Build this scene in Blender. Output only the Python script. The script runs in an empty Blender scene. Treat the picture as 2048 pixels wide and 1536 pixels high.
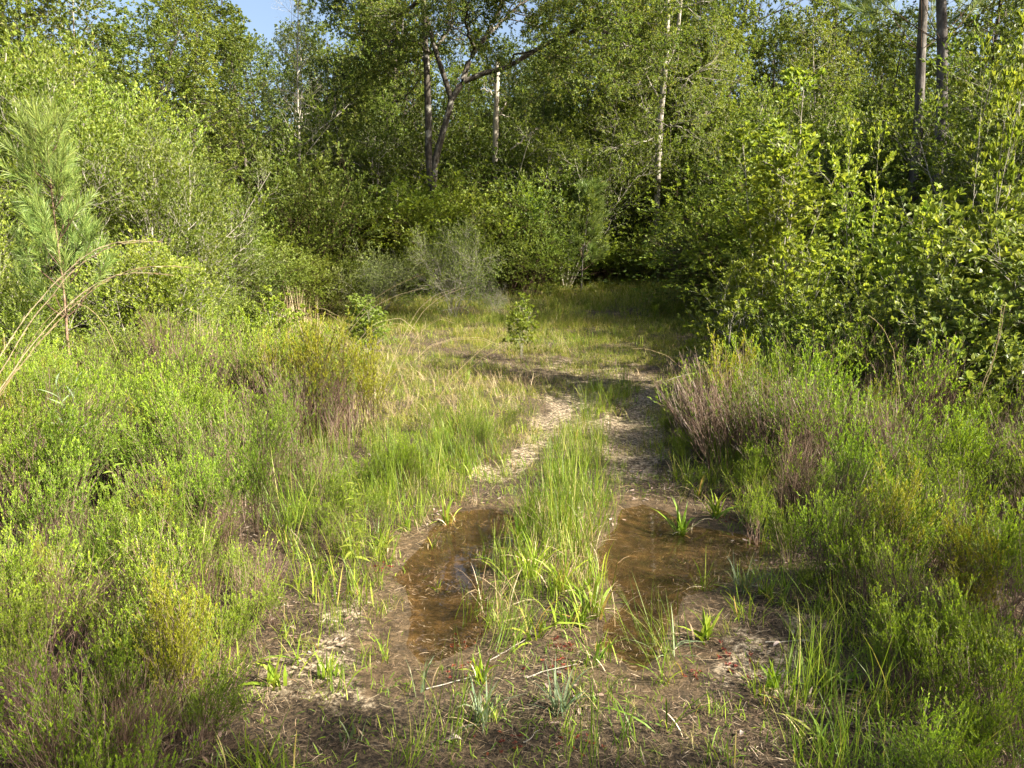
import bpy, math
import numpy as np
from mathutils import Vector, Matrix

sc = bpy.context.scene
R_ = math.radians
# ------------------------------------------------------------------ camera, sky, sun, exposure
CAMH = 1.6
PITCH = R_(7.7)
F = 1538.0                      # focal length in pixels of the 2048 wide photograph
cam_d = bpy.data.cameras.new('camera')
cam = bpy.data.objects.new('camera', cam_d)
sc.collection.objects.link(cam)
cam.location = (0, 0, CAMH)
cam.rotation_euler = (R_(90) - PITCH, 0, 0)
cam_d.sensor_width = 36.0
cam_d.lens = F / 2048 * 36
cam_d.clip_start = 0.05
cam_d.clip_end = 1200
sc.camera = cam

SUN_AZ = R_(113)                # clockwise from the view direction (+y)
SUN_EL = R_(35)
world = bpy.data.worlds.new('World')
sc.world = world
world.use_nodes = True
wn = world.node_tree
bg = wn.nodes['Background']
sky = wn.nodes.new('ShaderNodeTexSky')
sky.sky_type = 'NISHITA'
sky.sun_disc = False
sky.sun_elevation = SUN_EL
sky.sun_rotation = SUN_AZ
sky.air_density = 1.0
sky.dust_density = 4.5
sky.ozone_density = .5
wn.links.new(sky.outputs[0], bg.inputs[0])
bg.inputs[1].default_value = 0.068
sun_d = bpy.data.lights.new('sun', 'SUN')
sun_d.energy = 5.0
sun_d.angle = R_(0.6)
sun_d.color = (1.0, 0.93, 0.78)
sun = bpy.data.objects.new('sun', sun_d)
sc.collection.objects.link(sun)
SUNV = Vector((math.sin(SUN_AZ) * math.cos(SUN_EL), math.cos(SUN_AZ) * math.cos(SUN_EL), math.sin(SUN_EL)))
sun.rotation_euler = SUNV.to_track_quat('Z', 'Y').to_euler()
sc.view_settings.view_transform = 'Standard'
sc.view_settings.look = 'None'
sc.view_settings.gamma = 1
sc.view_settings.use_curve_mapping = False
sc.view_settings.exposure = 2.15
sc.render.engine = 'CYCLES'
sc.cycles.max_bounces = 8
sc.cycles.diffuse_bounces = 4
sc.cycles.glossy_bounces = 3
sc.cycles.transmission_bounces = 4
sc.cycles.transparent_max_bounces = 12
sc.cycles.caustics_reflective = False
sc.cycles.caustics_refractive = False

# ------------------------------------------------------------------ small maths
def nrm(v):
    return v / np.maximum(np.linalg.norm(v, axis=-1, keepdims=True), 1e-9)

def sstep(x, a, b):
    t = np.clip((np.asarray(x, float) - a) / (b - a), 0, 1)
    return t * t * (3 - 2 * t)

_tab = np.random.RandomState(77).rand(256, 256)
def vnoise(x, y, s=1.0, o=0.0):
    x = np.asarray(x, float) / s + 31.7 + o; y = np.asarray(y, float) / s + 57.3 + o * 1.7
    xi = np.floor(x).astype(int); yi = np.floor(y).astype(int)
    fx = x - xi; fy = y - yi
    fx = fx * fx * (3 - 2 * fx); fy = fy * fy * (3 - 2 * fy)
    a = _tab[xi % 256, yi % 256]; b = _tab[(xi + 1) % 256, yi % 256]
    c = _tab[xi % 256, (yi + 1) % 256]; d = _tab[(xi + 1) % 256, (yi + 1) % 256]
    return (a * (1 - fx) + b * fx) * (1 - fy) + (c * (1 - fx) + d * fx) * fy - 0.5

def fbm(x, y, s, n=4, o=0.0):
    r = 0; a = 1.0; t = 0
    for i in range(n):
        r = r + a * vnoise(x, y, s, o + i * 9.1); t += a
        s /= 2.1; a *= 0.5
    return r / t * 2

def ray(px, py):
    u = (px - 1024) / F; v = (768 - py) / F
    c, s = math.cos(PITCH), math.sin(PITCH)
    return (u, c + v * s, v * c - s)       # x, y, z

def at_y(px, py, Y):
    d = ray(px, py)
    t = Y / d[1]
    return (d[0] * t, Y, CAMH + d[2] * t)

def base_z(x, y):
    x = np.asarray(x, float); y = np.asarray(y, float)
    z = np.interp(y, [-60, 0, 6, 9, 14, 19, 23, 28, 40, 90, 400], [0, 0, 0, .10, .36, .72, 1.05, 1.42, 2.1, 3.2, 7])
    z = z + sstep(x, 2, 7) * sstep(y, 18, 30) * .35
    return z

def gpix(px, py):
    d = ray(px, py)
    z = 0.0
    for _ in range(30):
        t = (z - CAMH) / d[2] if d[2] < -1e-3 else 40
        t = min(max(t, 0.5), 60)
        z = 0.5 * z + 0.5 * float(base_z(d[0] * t, d[1] * t))
    return (d[0] * t, d[1] * t)

def poly_sd(poly, x, y):
    """signed distance to a polygon, positive inside"""
    P = np.array(poly, float); n = len(P)
    x = np.asarray(x, float); y = np.asarray(y, float)
    best = np.full(x.shape, 1e9); inside = np.zeros(x.shape, bool)
    for i in range(n):
        a = P[i]; b = P[(i + 1) % n]; e = b - a
        wx = x - a[0]; wy = y - a[1]
        t = np.clip((wx * e[0] + wy * e[1]) / max(e @ e, 1e-9), 0, 1)
        dd = (wx - e[0] * t) ** 2 + (wy - e[1] * t) ** 2
        best = np.minimum(best, dd)
        c = ((a[1] <= y) & (b[1] > y)) | ((b[1] <= y) & (a[1] > y))
        with np.errstate(divide='ignore', invalid='ignore'):
            xc = a[0] + (y - a[1]) / (b[1] - a[1] if b[1] != a[1] else 1e-9) * e[0]
        inside ^= c & (x < xc)
    return np.where(inside, 1, -1) * np.sqrt(best)

PUD_L = [gpix(*p) for p in [(905, 1022), (1000, 1012), (1040, 1040), (1040, 1105), (1000, 1140), (985, 1180), (990, 1215),
                            (965, 1265), (935, 1315), (880, 1350), (808, 1350), (786, 1290), (800, 1230), (786, 1170), (808, 1110), (850, 1060)]]
PUD_R = [gpix(*p) for p in [(1222, 1012), (1290, 1000), (1345, 1022), (1400, 1050), (1500, 1062), (1545, 1092), (1520, 1140), (1440, 1165),
                            (1395, 1195), (1375, 1250), (1370, 1300), (1330, 1350), (1270, 1372), (1215, 1340), (1185, 1290), (1195, 1240),
                            (1215, 1190), (1185, 1150), (1180, 1100), (1205, 1050)]]
def pud_sd(x, y):
    w = fbm(x, y, .35, 3, 3.0) * .05
    return np.maximum(poly_sd(PUD_L, x, y), poly_sd(PUD_R, x, y)) + w

EL = np.array([gpix(*p) for p in [(470, 1536), (530, 1400), (600, 1290), (690, 1190), (770, 1100), (860, 1030), (945, 985), (990, 935), (1040, 870), (1085, 815)]])
ER = np.array([gpix(*p) for p in [(1640, 1536), (1690, 1430), (1640, 1300), (1580, 1210), (1550, 1130), (1500, 1030), (1385, 985), (1335, 900), (1330, 840), (1345, 790)]])
EL = EL[np.argsort(EL[:, 1])]; ER = ER[np.argsort(ER[:, 1])]
def edgeL(y): return np.interp(y, EL[:, 1], EL[:, 0])
def edgeR(y): return np.interp(y, ER[:, 1], ER[:, 0])
TRL = np.array([gpix(*p) for p in [(800, 1536), (850, 1300), (930, 1100), (965, 1000), (1010, 950), (1060, 895), (1105, 845), (1150, 790), (1175, 745)]])
TRR = np.array([gpix(*p) for p in [(1300, 1536), (1300, 1300), (1290, 1100), (1275, 1000), (1262, 920), (1275, 850), (1292, 800), (1305, 740), (1330, 700)]])
def trackd(T, x, y, w):
    o = np.argsort(T[:, 1])
    return 1 - sstep(np.abs(x - np.interp(y, T[o, 1], T[o, 0])), w * .55, w * 1.25)

def ground_z(x, y):
    x = np.asarray(x, float); y = np.asarray(y, float)
    z = base_z(x, y)
    near = 1 - sstep(y, 9, 14)
    s = pud_sd(x, y)
    pool = np.where(s > 0, -0.060 * sstep(s, -.02, .42), .022 * sstep(-s, 0, .22))
    out = np.maximum(edgeL(y) - x, x - edgeR(y))
    bank = .07 * sstep(out, -.1, .9)
    z = z + near * (pool + bank) + fbm(x, y, .5, 4, 1.0) * .010 + fbm(x, y, 4, 2, 5.0) * .06 * sstep(np.abs(y - 4.5), 1.5, 6)
    tr = np.maximum(trackd(TRL, x, y, .28), trackd(TRR, x, y, .28)) * sstep(y, 5.6, 6.5) * (1 - sstep(y, 13, 17))
    return z - tr * .03

def gz(x, y): return float(ground_z(np.array([x]), np.array([y]))[0])

# ------------------------------------------------------------------ tagging and objects
def tag(o, label=None, cat=None, group=None, kind=None):
    if label: o['label'] = label
    if cat: o['category'] = cat
    if group: o['group'] = group
    if kind: o['kind'] = kind
    return o

def link(name, me, parent=None):
    o = bpy.data.objects.new(name, me)
    sc.collection.objects.link(o)
    if parent is not None: o.parent = parent
    return o

class MB:
    """collects vertices and faces in numpy and turns them into one mesh"""
    def __init__(s):
        s.v = []; s.f = []; s.r = []; s.m = []; s.n = 0
    def add(s, v, f, r=0.0, m=0):
        v = np.asarray(v, float).reshape(-1, 3); f = np.asarray(f)
        s.v.append(v); s.f.append(f + s.n); s.n += len(v)
        s.r.append(np.broadcast_to(np.asarray(r, float), (len(f),)).copy())
        s.m.append(np.full(len(f), m, int))
    def mesh(s, name, mats, smooth=False):
        me = bpy.data.meshes.new(name)
        V = np.concatenate(s.v)
        me.vertices.add(len(V)); me.vertices.foreach_set('co', V.ravel())
        loops = np.concatenate([f.ravel() for f in s.f])
        sizes = np.concatenate([np.full(len(f), f.shape[1]) for f in s.f])
        starts = np.concatenate([[0], np.cumsum(sizes)[:-1]])
        me.loops.add(len(loops)); me.loops.foreach_set('vertex_index', loops.astype(np.int32))
        me.polygons.add(len(sizes))
        me.polygons.foreach_set('loop_start', starts.astype(np.int32))
        me.polygons.foreach_set('material_index', np.concatenate(s.m).astype(np.int32))
        me.polygons.foreach_set('use_smooth', np.full(len(sizes), smooth))
        a = me.attributes.new('rnd', 'FLOAT', 'FACE'); a.data.foreach_set('value', np.concatenate(s.r))
        for m in mats: me.materials.append(m)
        me.update(calc_edges=True)
        return me

def tubes(mb, P, R, sides=4, r=0.5, m=0):
    """P (n,k,3) centre lines, R (n,k) radii"""
    n, k, _ = P.shape
    if n == 0: return
    T = nrm(np.gradient(P, axis=1))
    ref = np.where(np.abs(T[..., 2:3]) > .9, np.array([1., 0, 0]), np.array([0, 0, 1.]))
    A = nrm(np.cross(T, ref)); B = np.cross(T, A)
    a = np.arange(sides) / sides * 2 * math.pi
    V = P[:, :, None] + R[:, :, None, None] * (A[:, :, None] * np.cos(a)[:, None] + B[:, :, None] * np.sin(a)[:, None])
    idx = np.arange(n * k * sides).reshape(n, k, sides)
    q = np.stack([idx[:, :-1], np.roll(idx, -1, 2)[:, :-1], np.roll(idx, -1, 2)[:, 1:], idx[:, 1:]], -1).reshape(-1, 4)
    rr = np.broadcast_to(np.asarray(r, float).reshape(-1, 1, 1) if np.ndim(r) else np.array(r, float), (n, k - 1, sides)).reshape(-1)
    mb.add(V, q, rr, m)

def ribbons(mb, P, W, S, r=0.5, m=0):
    """P (n,k,3) centre lines, W (n,k) half widths, S (n,3) side directions"""
    n, k, _ = P.shape
    if n == 0: return
    V = np.stack([P - S[:, None] * W[..., None], P + S[:, None] * W[..., None]], 2)
    idx = np.arange(n * k * 2).reshape(n, k, 2)
    q = np.stack([idx[:, :-1, 0], idx[:, :-1, 1], idx[:, 1:, 1], idx[:, 1:, 0]], -1).reshape(-1, 4)
    rr = np.repeat(np.broadcast_to(np.asarray(r, float), (n,)), k - 1)
    mb.add(V, q, rr, m)

def leaves(mb, P, D, L, W, rng, r=None, m=0, full=False, fold=.25, upn=1.0, droop=.12):
    """two-triangle (or two-quad) folded leaves"""
    n = len(P)
    if n == 0: return
    U = np.array([0, 0, upn]) + rng.normal(0, .55, (n, 3))
    S = nrm(np.cross(D, U)); N = np.cross(S, D)
    L = np.broadcast_to(L, (n,))[:, None]; W = np.broadcast_to(W, (n,))[:, None]
    tip = P + D * L - N * L * droop
    if full:
        l1 = P + D * L * .38 - S * W * .85 + N * W * fold; l2 = P + D * L * .74 - S * W * .8 + N * (W * fold - L * droop * .4)
        r1 = P + D * L * .38 + S * W * .85 + N * W * fold; r2 = P + D * L * .74 + S * W * .8 + N * (W * fold - L * droop * .4)
        V = np.stack([P, l1, l2, tip, r2, r1], 1)
        i = np.arange(n)[:, None] * 6
        f = np.concatenate([i + np.array([[0, 3, 2, 1]]), i + np.array([[0, 5, 4, 3]])])
    else:
        l = P + D * L * .55 - S * W + N * W * fold; rr_ = P + D * L * .55 + S * W + N * W * fold
        V = np.stack([P, l, tip, rr_], 1)
        i = np.arange(n)[:, None] * 4
        f = np.concatenate([i + np.array([[0, 2, 1]]), i + np.array([[0, 3, 2]])])
    if r is None: r = rng.rand(n)
    mb.add(V, f, np.concatenate([r, r]), m)

def interp(P, R, pi, t):
    k = P.shape[1]
    x = np.clip(t, 0, .9999) * (k - 1); i = x.astype(int); f = (x - i)[:, None]
    p = P[pi, i] * (1 - f) + P[pi, i + 1] * f
    tg = nrm(P[pi, i + 1] - P[pi, i])
    r = R[pi, i] * (1 - f[:, 0]) + R[pi, i + 1] * f[:, 0]
    return p, tg, r

def run(rng, p0, d0, L, k, up, wob):
    n = len(p0); L = np.broadcast_to(L, (n,))
    P = np.zeros((n, k, 3)); P[:, 0] = p0; d = nrm(d0)
    for i in range(1, k):
        d = nrm(d + np.array([0, 0, 1.]) * up + rng.normal(0, wob, (n, 3)))
        P[:, i] = P[:, i - 1] + d * (L / (k - 1))[:, None]
    return P

def spawn(rng, P, R, n, t0, t1, L, ang, k=5, up=.08, wob=.12, r0=.6, rmin=.002, lt=.5, tip=.35):
    """n children on each parent between t0 and t1"""
    m = P.shape[0]
    pi = np.repeat(np.arange(m), n)
    t = t0 + (t1 - t0) * (np.tile(np.arange(n), m) + rng.rand(m * n)) / n
    p, tg, r = interp(P, R, pi, t)
    ref = nrm(np.cross(tg, np.array([.31, .2, .9])))
    b = np.cross(tg, ref)
    az = np.tile(np.arange(n) * 2.4, m) + rng.rand(m)[pi] * 6.3 + rng.normal(0, .4, m * n)
    perp = ref * np.cos(az)[:, None] + b * np.sin(az)[:, None]
    a = ang * (1 + rng.normal(0, .18, m * n))[:, None]
    d = tg * np.cos(a) + perp * np.sin(a)
    LL = L * (1 - lt * (t - t0) / max(t1 - t0, 1e-6)) * rng.uniform(.7, 1.25, m * n)
    Q = run(rng, p, d, LL, k, up, wob)
    rs = np.maximum(r * r0, rmin)
    RR = rs[:, None] * np.linspace(1, tip, k)[None]
    return Q, np.maximum(RR, rmin * .6)

def leaf_pts(rng, P, R, n, t0=.2, t1=1.0, ang=.9, pw=1.0):
    m = P.shape[0]
    pi = np.repeat(np.arange(m), n)
    t = t0 + (t1 - t0) * rng.rand(m * n) ** pw
    p, tg, r = interp(P, R, pi, t)
    q = nrm(np.cross(tg, rng.normal(0, 1, (m * n, 3))))
    a = (ang * (1.25 - .7 * t) * rng.uniform(.7, 1.3, m * n))[:, None]
    return p, nrm(tg * np.cos(a) + q * np.sin(a)), t

# ------------------------------------------------------------------ materials
def newmat(name):
    m = bpy.data.materials.new(name); m.use_nodes = True
    nt = m.node_tree; nt.nodes.clear()
    out = nt.nodes.new('ShaderNodeOutputMaterial')
    return m, nt, out

def ramp(nt, cols, inp=None):
    n = nt.nodes.new('ShaderNodeValToRGB')
    e = n.color_ramp.elements
    while len(e) < len(cols): e.new(.5)
    for i, (p, c) in enumerate(cols):
        e[i].position = p; e[i].color = (*c, 1)
    if inp is not None: nt.links.new(inp, n.inputs[0])
    return n

def leaf_mat(name, cols, rough=.48, trans=.45, spec=.26, var=.25, tcol=(1.25, 1.2, .6)):
    m, nt, out = newmat(name)
    N = nt.nodes.new; Lk = nt.links.new
    a = N('ShaderNodeAttribute'); a.attribute_name = 'rnd'
    rp = ramp(nt, cols, a.outputs['Fac'])
    oi = N('ShaderNodeObjectInfo')
    mr = N('ShaderNodeMapRange'); mr.inputs[3].default_value = 1 - var; mr.inputs[4].default_value = 1 + var
    Lk(oi.outputs['Random'], mr.inputs[0])
    # slow drift of tint through the wood
    geo = N('ShaderNodeNewGeometry'); nz = N('ShaderNodeTexNoise'); nz.inputs['Scale'].default_value = .55; nz.inputs['Detail'].default_value = 3
    Lk(geo.outputs['Position'], nz.inputs['Vector'])
    mh = N('ShaderNodeMapRange'); mh.inputs[1].default_value = .3; mh.inputs[2].default_value = .7; mh.inputs[3].default_value = .485; mh.inputs[4].default_value = .515
    Lk(nz.outputs[0], mh.inputs[0])
    hs = N('ShaderNodeHueSaturation'); Lk(mh.outputs[0], hs.inputs['Hue']); Lk(mr.outputs[0], hs.inputs['Value']); Lk(rp.outputs[0], hs.inputs['Color'])
    b = N('ShaderNodeBsdfPrincipled'); b.inputs['Roughness'].default_value = rough; b.inputs['Specular IOR Level'].default_value = spec
    Lk(hs.outputs[0], b.inputs['Base Color'])
    t = N('ShaderNodeBsdfTranslucent')
    mx = N('ShaderNodeMix'); mx.data_type = 'RGBA'; mx.blend_type = 'MULTIPLY'; mx.inputs[0].default_value = 1
    Lk(hs.outputs[0], mx.inputs[6]); mx.inputs[7].default_value = (*tcol, 1)
    Lk(mx.outputs[2], t.inputs[0])
    ms = N('ShaderNodeMixShader'); ms.inputs[0].default_value = trans
    Lk(b.outputs[0], ms.inputs[1]); Lk(t.outputs[0], ms.inputs[2]); Lk(ms.outputs[0], out.inputs[0])
    return m

def bark_mat(name, c0, c1, c2, scale=14, stretch=.25, bump=.6, spots=None):
    m, nt, out = newmat(name)
    N = nt.nodes.new; Lk = nt.links.new
    tc = N('ShaderNodeTexCoord'); mp = N('ShaderNodeMapping'); mp.inputs['Scale'].default_value = (1, 1, stretch)
    Lk(tc.outputs['Object'], mp.inputs[0])
    nz = N('ShaderNodeTexNoise'); nz.inputs['Scale'].default_value = scale; nz.inputs['Detail'].default_value = 6; nz.inputs['Roughness'].default_value = .7
    Lk(mp.outputs[0], nz.inputs['Vector'])
    rp = ramp(nt, [(.3, c0), (.5, c1), (.72, c2)], nz.outputs[0])
    col = rp.outputs[0]
    if spots:
        n2 = N('ShaderNodeTexNoise'); n2.inputs['Scale'].default_value = 3.2; n2.inputs['Detail'].default_value = 5
        Lk(tc.outputs['Object'], n2.inputs['Vector'])
        r2 = ramp(nt, [(.57, (0, 0, 0)), (.64, (1, 1, 1))], n2.outputs[0])
        mx = N('ShaderNodeMix'); mx.data_type = 'RGBA'; Lk(r2.outputs[0], mx.inputs[0]); Lk(col, mx.inputs[6]); mx.inputs[7].default_value = (*spots, 1)
        col = mx.outputs[2]
    b = N('ShaderNodeBsdfPrincipled'); b.inputs['Roughness'].default_value = .9; b.inputs['Specular IOR Level'].default_value = .15
    Lk(col, b.inputs['Base Color'])
    bp = N('ShaderNodeBump'); bp.inputs['Strength'].default_value = bump; bp.inputs['Distance'].default_value = .02
    Lk(nz.outputs[0], bp.inputs['Height']); Lk(bp.outputs[0], b.inputs['Normal'])
    Lk(b.outputs[0], out.inputs[0])
    return m

M = {}
M['leaf_young'] = leaf_mat('leaf_young', [(0, (.09, .145, .018)), (.6, (.19, .25, .034)), (.93, (.29, .335, .06)), (1, (.33, .28, .09))])
M['leaf_shrub'] = leaf_mat('leaf_shrub', [(0, (.08, .125, .018)), (.5, (.15, .20, .034)), (.9, (.22, .27, .055)), (1, (.28, .24, .08))])
M['leaf_glossy'] = leaf_mat('leaf_glossy', [(0, (.05, .085, .02)), (.5, (.11, .155, .034)), (.93, (.23, .27, .06)), (.965, (.22, .22, .06)), (.97, (.30, .10, .05)), (1, (.26, .08, .05))], rough=.45, spec=.28, trans=.38)
M['leaf_tree'] = leaf_mat('leaf_tree', [(0, (.06, .09, .016)), (.5, (.115, .16, .028)), (.9, (.20, .24, .05)), (1, (.26, .22, .08))])
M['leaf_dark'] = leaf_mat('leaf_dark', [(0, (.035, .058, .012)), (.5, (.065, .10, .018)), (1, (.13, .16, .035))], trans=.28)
M['leaf_grey'] = leaf_mat('leaf_grey', [(0, (.16, .21, .06)), (.5, (.24, .29, .09)), (1, (.34, .37, .16))], trans=.3)
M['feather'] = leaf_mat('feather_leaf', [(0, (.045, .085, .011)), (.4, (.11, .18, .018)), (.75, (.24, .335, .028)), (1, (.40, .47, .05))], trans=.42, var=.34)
M['feather_gold'] = leaf_mat('feather_leaf_gold', [(0, (.12, .13, .015)), (.5, (.23, .24, .02)), (1, (.34, .34, .03))], trans=.42, var=.12)
M['grass'] = leaf_mat('grass_blade', [(0, (.08, .12, .012)), (.35, (.17, .22, .02)), (.65, (.28, .32, .035)), (.78, (.34, .31, .08)), (1, (.44, .35, .18))], trans=.42, var=.2)
M['grass_green'] = leaf_mat('grass_blade_green', [(0, (.07, .12, .012)), (.6, (.14, .21, .018)), (.88, (.23, .30, .03)), (1, (.36, .31, .11))], trans=.42, var=.15)
M['sedge'] = leaf_mat('sedge_blade', [(0, (.08, .15, .015)), (.6, (.18, .27, .022)), (.9, (.30, .36, .04)), (1, (.36, .23, .07))], trans=.38, var=.15)
M['bluegrass'] = leaf_mat('blue_green_blade', [(0, (.10, .15, .08)), (.6, (.17, .22, .12)), (1, (.26, .30, .17))], trans=.35)
M['needle'] = leaf_mat('pine_needle', [(0, (.07, .12, .03)), (.6, (.14, .20, .045)), (1, (.24, .28, .08))], trans=.25, rough=.4)
M['straw'] = leaf_mat('straw', [(0, (.22, .15, .08)), (.5, (.36, .27, .15)), (1, (.52, .43, .28))], trans=.2, tcol=(1.1, 1, .8))
M['litter'] = leaf_mat('litter', [(0, (.035, .022, .014)), (.45, (.09, .058, .034)), (.85, (.19, .13, .08)), (1, (.34, .27, .19))], trans=.05, tcol=(1, 1, 1))
M['dead_leaf'] = leaf_mat('dead_leaf', [(0, (.16, .10, .07)), (1, (.34, .28, .24))], trans=.08, tcol=(1, 1, 1))
M['red'] = leaf_mat('red_leaf', [(0, (.10, .016, .014)), (.7, (.22, .035, .025)), (1, (.34, .11, .05))], trans=.35, tcol=(1.2, .8, .7))
M['drytwig'] = leaf_mat('dry_twig', [(0, (.055, .030, .022)), (.5, (.125, .078, .055)), (1, (.21, .155, .115))], trans=.0)
M['twig_brown'] = bark_mat('twig_brown', (.05, .030, .022), (.09, .055, .038), (.16, .11, .08), 30)
M['twig_grey'] = bark_mat('twig_grey', (.14, .125, .10), (.28, .255, .21), (.42, .395, .33), 20)
M['bark_oak'] = bark_mat('bark_oak', (.022, .018, .014), (.062, .052, .042), (.17, .155, .13), 16, .3, .8, spots=(.24, .225, .195))
M['bark_mottled'] = bark_mat('bark_mottled', (.06, .052, .042), (.22, .20, .165), (.42, .39, .33), 16, .3, .8, spots=(.48, .46, .40))
M['bark_dark'] = bark_mat('bark_dark', (.03, .025, .02), (.07, .058, .045), (.15, .13, .11), 12, .3)
M['bark_pale'] = bark_mat('bark_pale', (.18, .155, .12), (.36, .32, .26), (.52, .48, .41), 9, .2, .5)
M['bark_pine'] = bark_mat('bark_pine', (.022, .020, .018), (.085, .075, .068), (.19, .175, .16), 9, .35, 1.0)
M['bark_sapling'] = bark_mat('bark_sapling', (.07, .045, .03), (.20, .13, .085), (.34, .25, .18), 30, .5, .8)

# ground: colours come from where sand, mud, litter and moss lie
def ground_mat():
    m, nt, out = newmat('ground_soil')
    N = nt.nodes.new; Lk = nt.links.new
    geo = N('ShaderNodeNewGeometry')
    def noise(s, d=6, r=.6):
        n = N('ShaderNodeTexNoise'); n.inputs['Scale'].default_value = s; n.inputs['Detail'].default_value = d; n.inputs['Roughness'].default_value = r
        Lk(geo.outputs['Position'], n.inputs['Vector']); return n.outputs[0]
    def mix(f, a, b):
        x = N('ShaderNodeMix'); x.data_type = 'RGBA'; Lk(f, x.inputs[0])
        for i, c in ((6, a), (7, b)):
            if isinstance(c, tuple): x.inputs[i].default_value = (*c, 1)
            else: Lk(c, x.inputs[i])
        return x.outputs[2]
    n1 = noise(60, 8, .75); n2 = noise(7, 7, .65); n3 = noise(1.8, 5); n4 = noise(13, 9, .75); n5 = noise(26, 6, .7)
    sand = ramp(nt, [(.30, (.08, .052, .027)), (.43, (.27, .20, .125)), (.55, (.50, .41, .28)), (.72, (.66, .58, .43))], n1)
    lit = ramp(nt, [(.36, (.014, .010, .006)), (.5, (.052, .036, .020)), (.63, (.14, .098, .055)), (.8, (.27, .20, .125))], n1)
    mud = ramp(nt, [(.32, (.022, .016, .009)), (.48, (.085, .056, .028)), (.68, (.20, .135, .072))], n4)
    deep = ramp(nt, [(.34, (.016, .012, .007)), (.5, (.050, .034, .017)), (.7, (.115, .077, .038))], n2)
    moss = ramp(nt, [(.35, (.05, .055, .014)), (.7, (.13, .15, .035))], n1)
    def attr(nm):
        a = N('ShaderNodeAttribute'); a.attribute_name = nm; return a.outputs['Fac']
    def fac(nm, nz, gain=1.4, off=-.35):
        a = N('ShaderNodeMath'); a.operation = 'MULTIPLY_ADD'; Lk(nz, a.inputs[0]); a.inputs[1].default_value = gain; a.inputs[2].default_value = off - gain * .5 + .35
        s = N('ShaderNodeMath'); s.operation = 'ADD'; Lk(attr(nm), s.inputs[0]); Lk(a.outputs[0], s.inputs[1])
        r = N('ShaderNodeMapRange'); r.interpolation_type = 'SMOOTHSTEP'; r.inputs[1].default_value = .35; r.inputs[2].default_value = .65; Lk(s.outputs[0], r.inputs[0])
        return r.outputs[0]
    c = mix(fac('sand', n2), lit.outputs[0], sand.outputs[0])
    cl = ramp(nt, [(.44, (1, 1, 1)), (.56, (0, 0, 0))], n5)
    c = mix(cl.outputs[0], c, lit.outputs[0])
    mo = ramp(nt, [(.56, (0, 0, 0)), (.72, (.6, .6, .6))], n3)
    c = mix(mo.outputs[0], c, moss.outputs[0])
    c = mix(fac('mud', n2, 1.6), c, mud.outputs[0])
    sp = ramp(nt, [(.40, (.45, .40, .34)), (.52, (1, 1, 1)), (.70, (1.0, 1.0, 1.0))], n1)
    mm = N('ShaderNodeMix'); mm.data_type = 'RGBA'; mm.blend_type = 'MULTIPLY'; mm.inputs[0].default_value = .8; Lk(c, mm.inputs[6]); Lk(sp.outputs[0], mm.inputs[7]); c = mm.outputs[2]
    c = mix(fac('deep', n2, 1.2), c, deep.outputs[0])
    b = N('ShaderNodeBsdfPrincipled')
    Lk(c, b.inputs['Base Color'])
    wr = N('ShaderNodeMapRange'); Lk(attr('mud'), wr.inputs[0]); wr.inputs[3].default_value = .95; wr.inputs[4].default_value = .5
    Lk(wr.outputs[0], b.inputs['Roughness']); b.inputs['Specular IOR Level'].default_value = .3
    bp = N('ShaderNodeBump'); bp.inputs['Strength'].default_value = 1.0; bp.inputs['Distance'].default_value = .02
    ad = N('ShaderNodeMath'); ad.operation = 'ADD'; Lk(n1, ad.inputs[0]); Lk(n2, ad.inputs[1]); Lk(ad.outputs[0], bp.inputs['Height'])
    Lk(bp.outputs[0], b.inputs['Normal'])
    Lk(b.outputs[0], out.inputs[0])
    return m
M['ground'] = ground_mat()

def water_mat():
    m, nt, out = newmat('puddle_water')
    N = nt.nodes.new; Lk = nt.links.new
    geo = N('ShaderNodeNewGeometry')
    nz = N('ShaderNodeTexNoise'); nz.inputs['Scale'].default_value = 9; nz.inputs['Detail'].default_value = 2
    Lk(geo.outputs['Position'], nz.inputs['Vector'])
    bp = N('ShaderNodeBump'); bp.inputs['Strength'].default_value = .06; bp.inputs['Distance'].default_value = .01; Lk(nz.outputs[0], bp.inputs['Height'])
    t = N('ShaderNodeBsdfTransparent'); t.inputs[0].default_value = (.88, .79, .62, 1)
    g = N('ShaderNodeBsdfGlossy'); g.inputs['Roughness'].default_value = .004; Lk(bp.outputs[0], g.inputs['Normal'])
    fr = N('ShaderNodeFresnel'); fr.inputs[0].default_value = 1.333; Lk(bp.outputs[0], fr.inputs['Normal'])
    # light entering the water from above is not totally reflected at the underside
    fm = N('ShaderNodeMix'); Lk(geo.outputs['Backfacing'], fm.inputs[0]); Lk(fr.outputs[0], fm.inputs[2]); fm.inputs[3].default_value = .04
    ms = N('ShaderNodeMixShader'); Lk(fm.outputs[0], ms.inputs[0]); Lk(t.outputs[0], ms.inputs[1]); Lk(g.outputs[0], ms.inputs[2])
    Lk(ms.outputs[0], out.inputs[0])
    return m
M['water'] = water_mat()

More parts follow.
